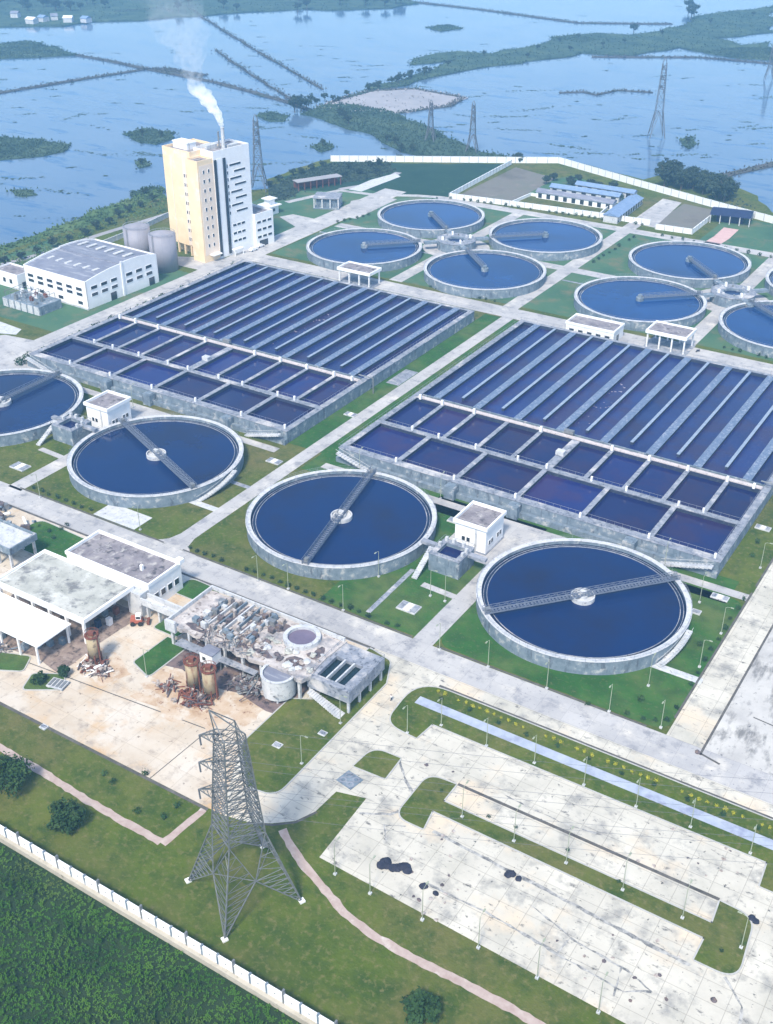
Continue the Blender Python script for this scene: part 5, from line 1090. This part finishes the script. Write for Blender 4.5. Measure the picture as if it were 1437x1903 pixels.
m=MB(); m.tube((-.7,0,.33),(-.1,0,.6),.05,n=5).tube((.7,0,.33),(.45,0,1.0),.05,n=5).tube((-.1,0,.6),(.5,0,.8),.09,n=6).cbox((-.0,0,.45),(.5,.3,.35)); m.build('frame',black,t); m=MB(); m.cbox((-.35,0,.82),(.8,.28,.14)); m.build('seat',black,t); m=MB(); m.tube((.42,-.35,1.05),(.42,.35,1.05),.03,n=5); m.build('handlebar',steel,t)
# person on the road
def person(label,x,y,rz):
    t=thing('person',label,'person',(x,y,.02),rz); V=[(0,0,.95),(0,0,1.2),(0,0,1.42),(0,.0,1.52),(.02,0,1.64),(0,.19,1.4),(-.06,.25,1.12),(.06,.24,.88),(0,-.19,1.4),(.08,-.25,1.12),(.2,-.23,.92),(0,.1,.9),(.12,.1,.5),(.06,.1,.08),(.2,.1,.04),(0,-.1,.9),(-.04,-.1,.5),(-.2,-.1,.1),(-.08,-.1,.04)]
    E_=[(0,1),(1,2),(2,3),(3,4),(2,5),(5,6),(6,7),(2,8),(8,9),(9,10),(0,11),(11,12),(12,13),(13,14),(0,15),(15,16),(16,17),(17,18)]
    rr=[.15,.15,.16,.06,.10,.075,.055,.04,.075,.055,.04,.10,.07,.05,.04,.10,.07,.05,.04]
    me=bpy.data.meshes.new('body'); me.from_pydata(V,E_,[]); o=bpy.data.objects.new('body',me); COL.objects.link(o); o.parent=t
    md=o.modifiers.new('skin','SKIN'); o.modifiers.new('sub','SUBSURF').levels=1
    for i,d in enumerate(me.skin_vertices[0].data): d.radius=(rr[i],rr[i]); d.use_root=(i==0)
    me.materials.append(skin)
    m=MB(); m.tube((0,0,.92),(0,0,1.44),.185,.2,n=14).tube((0,.17,1.42),(-.06,.25,1.14),.095,.08,n=8).tube((0,-.17,1.42),(.08,-.25,1.14),.095,.08,n=8); m.build('shirt',cloth,t)
    m=MB(); m.tube((0,.1,.95),(.12,.1,.5),.13,.1,n=10).tube((.12,.1,.5),(.06,.1,.1),.1,.075,n=10).tube((0,-.1,.95),(-.04,-.1,.5),.13,.1,n=10).tube((-.04,-.1,.5),(-.2,-.1,.12),.1,.075,n=10); m.build('trousers',clothd,t)
    m=MB(); m.blob((0,0,1.69),.115,10,6,.03,.9); m.build('hair',clothd,t)
x,y=G(727,1302); person('person in a white shirt and dark trousers walking beside the rounded lawn tip',x,y,R(70))
#==================================================================== AIR
hz=bpy.data.materials.new('haze'); hz.use_nodes=True; n=hz.node_tree.nodes; n.remove(n['Principled BSDF']); pv=n.new('ShaderNodeVolumePrincipled'); pv.inputs['Color'].default_value=(.31,.65,1,1); pv.inputs['Density'].default_value=.00029; pv.inputs['Anisotropy'].default_value=0
hz.node_tree.links.new(pv.outputs[0],n['Material Output'].inputs['Volume'])
m=MB(); m.box(-6500,-2500,-5.0,6500,8500,168); o=m.build('haze',hz); o['kind']='stuff'
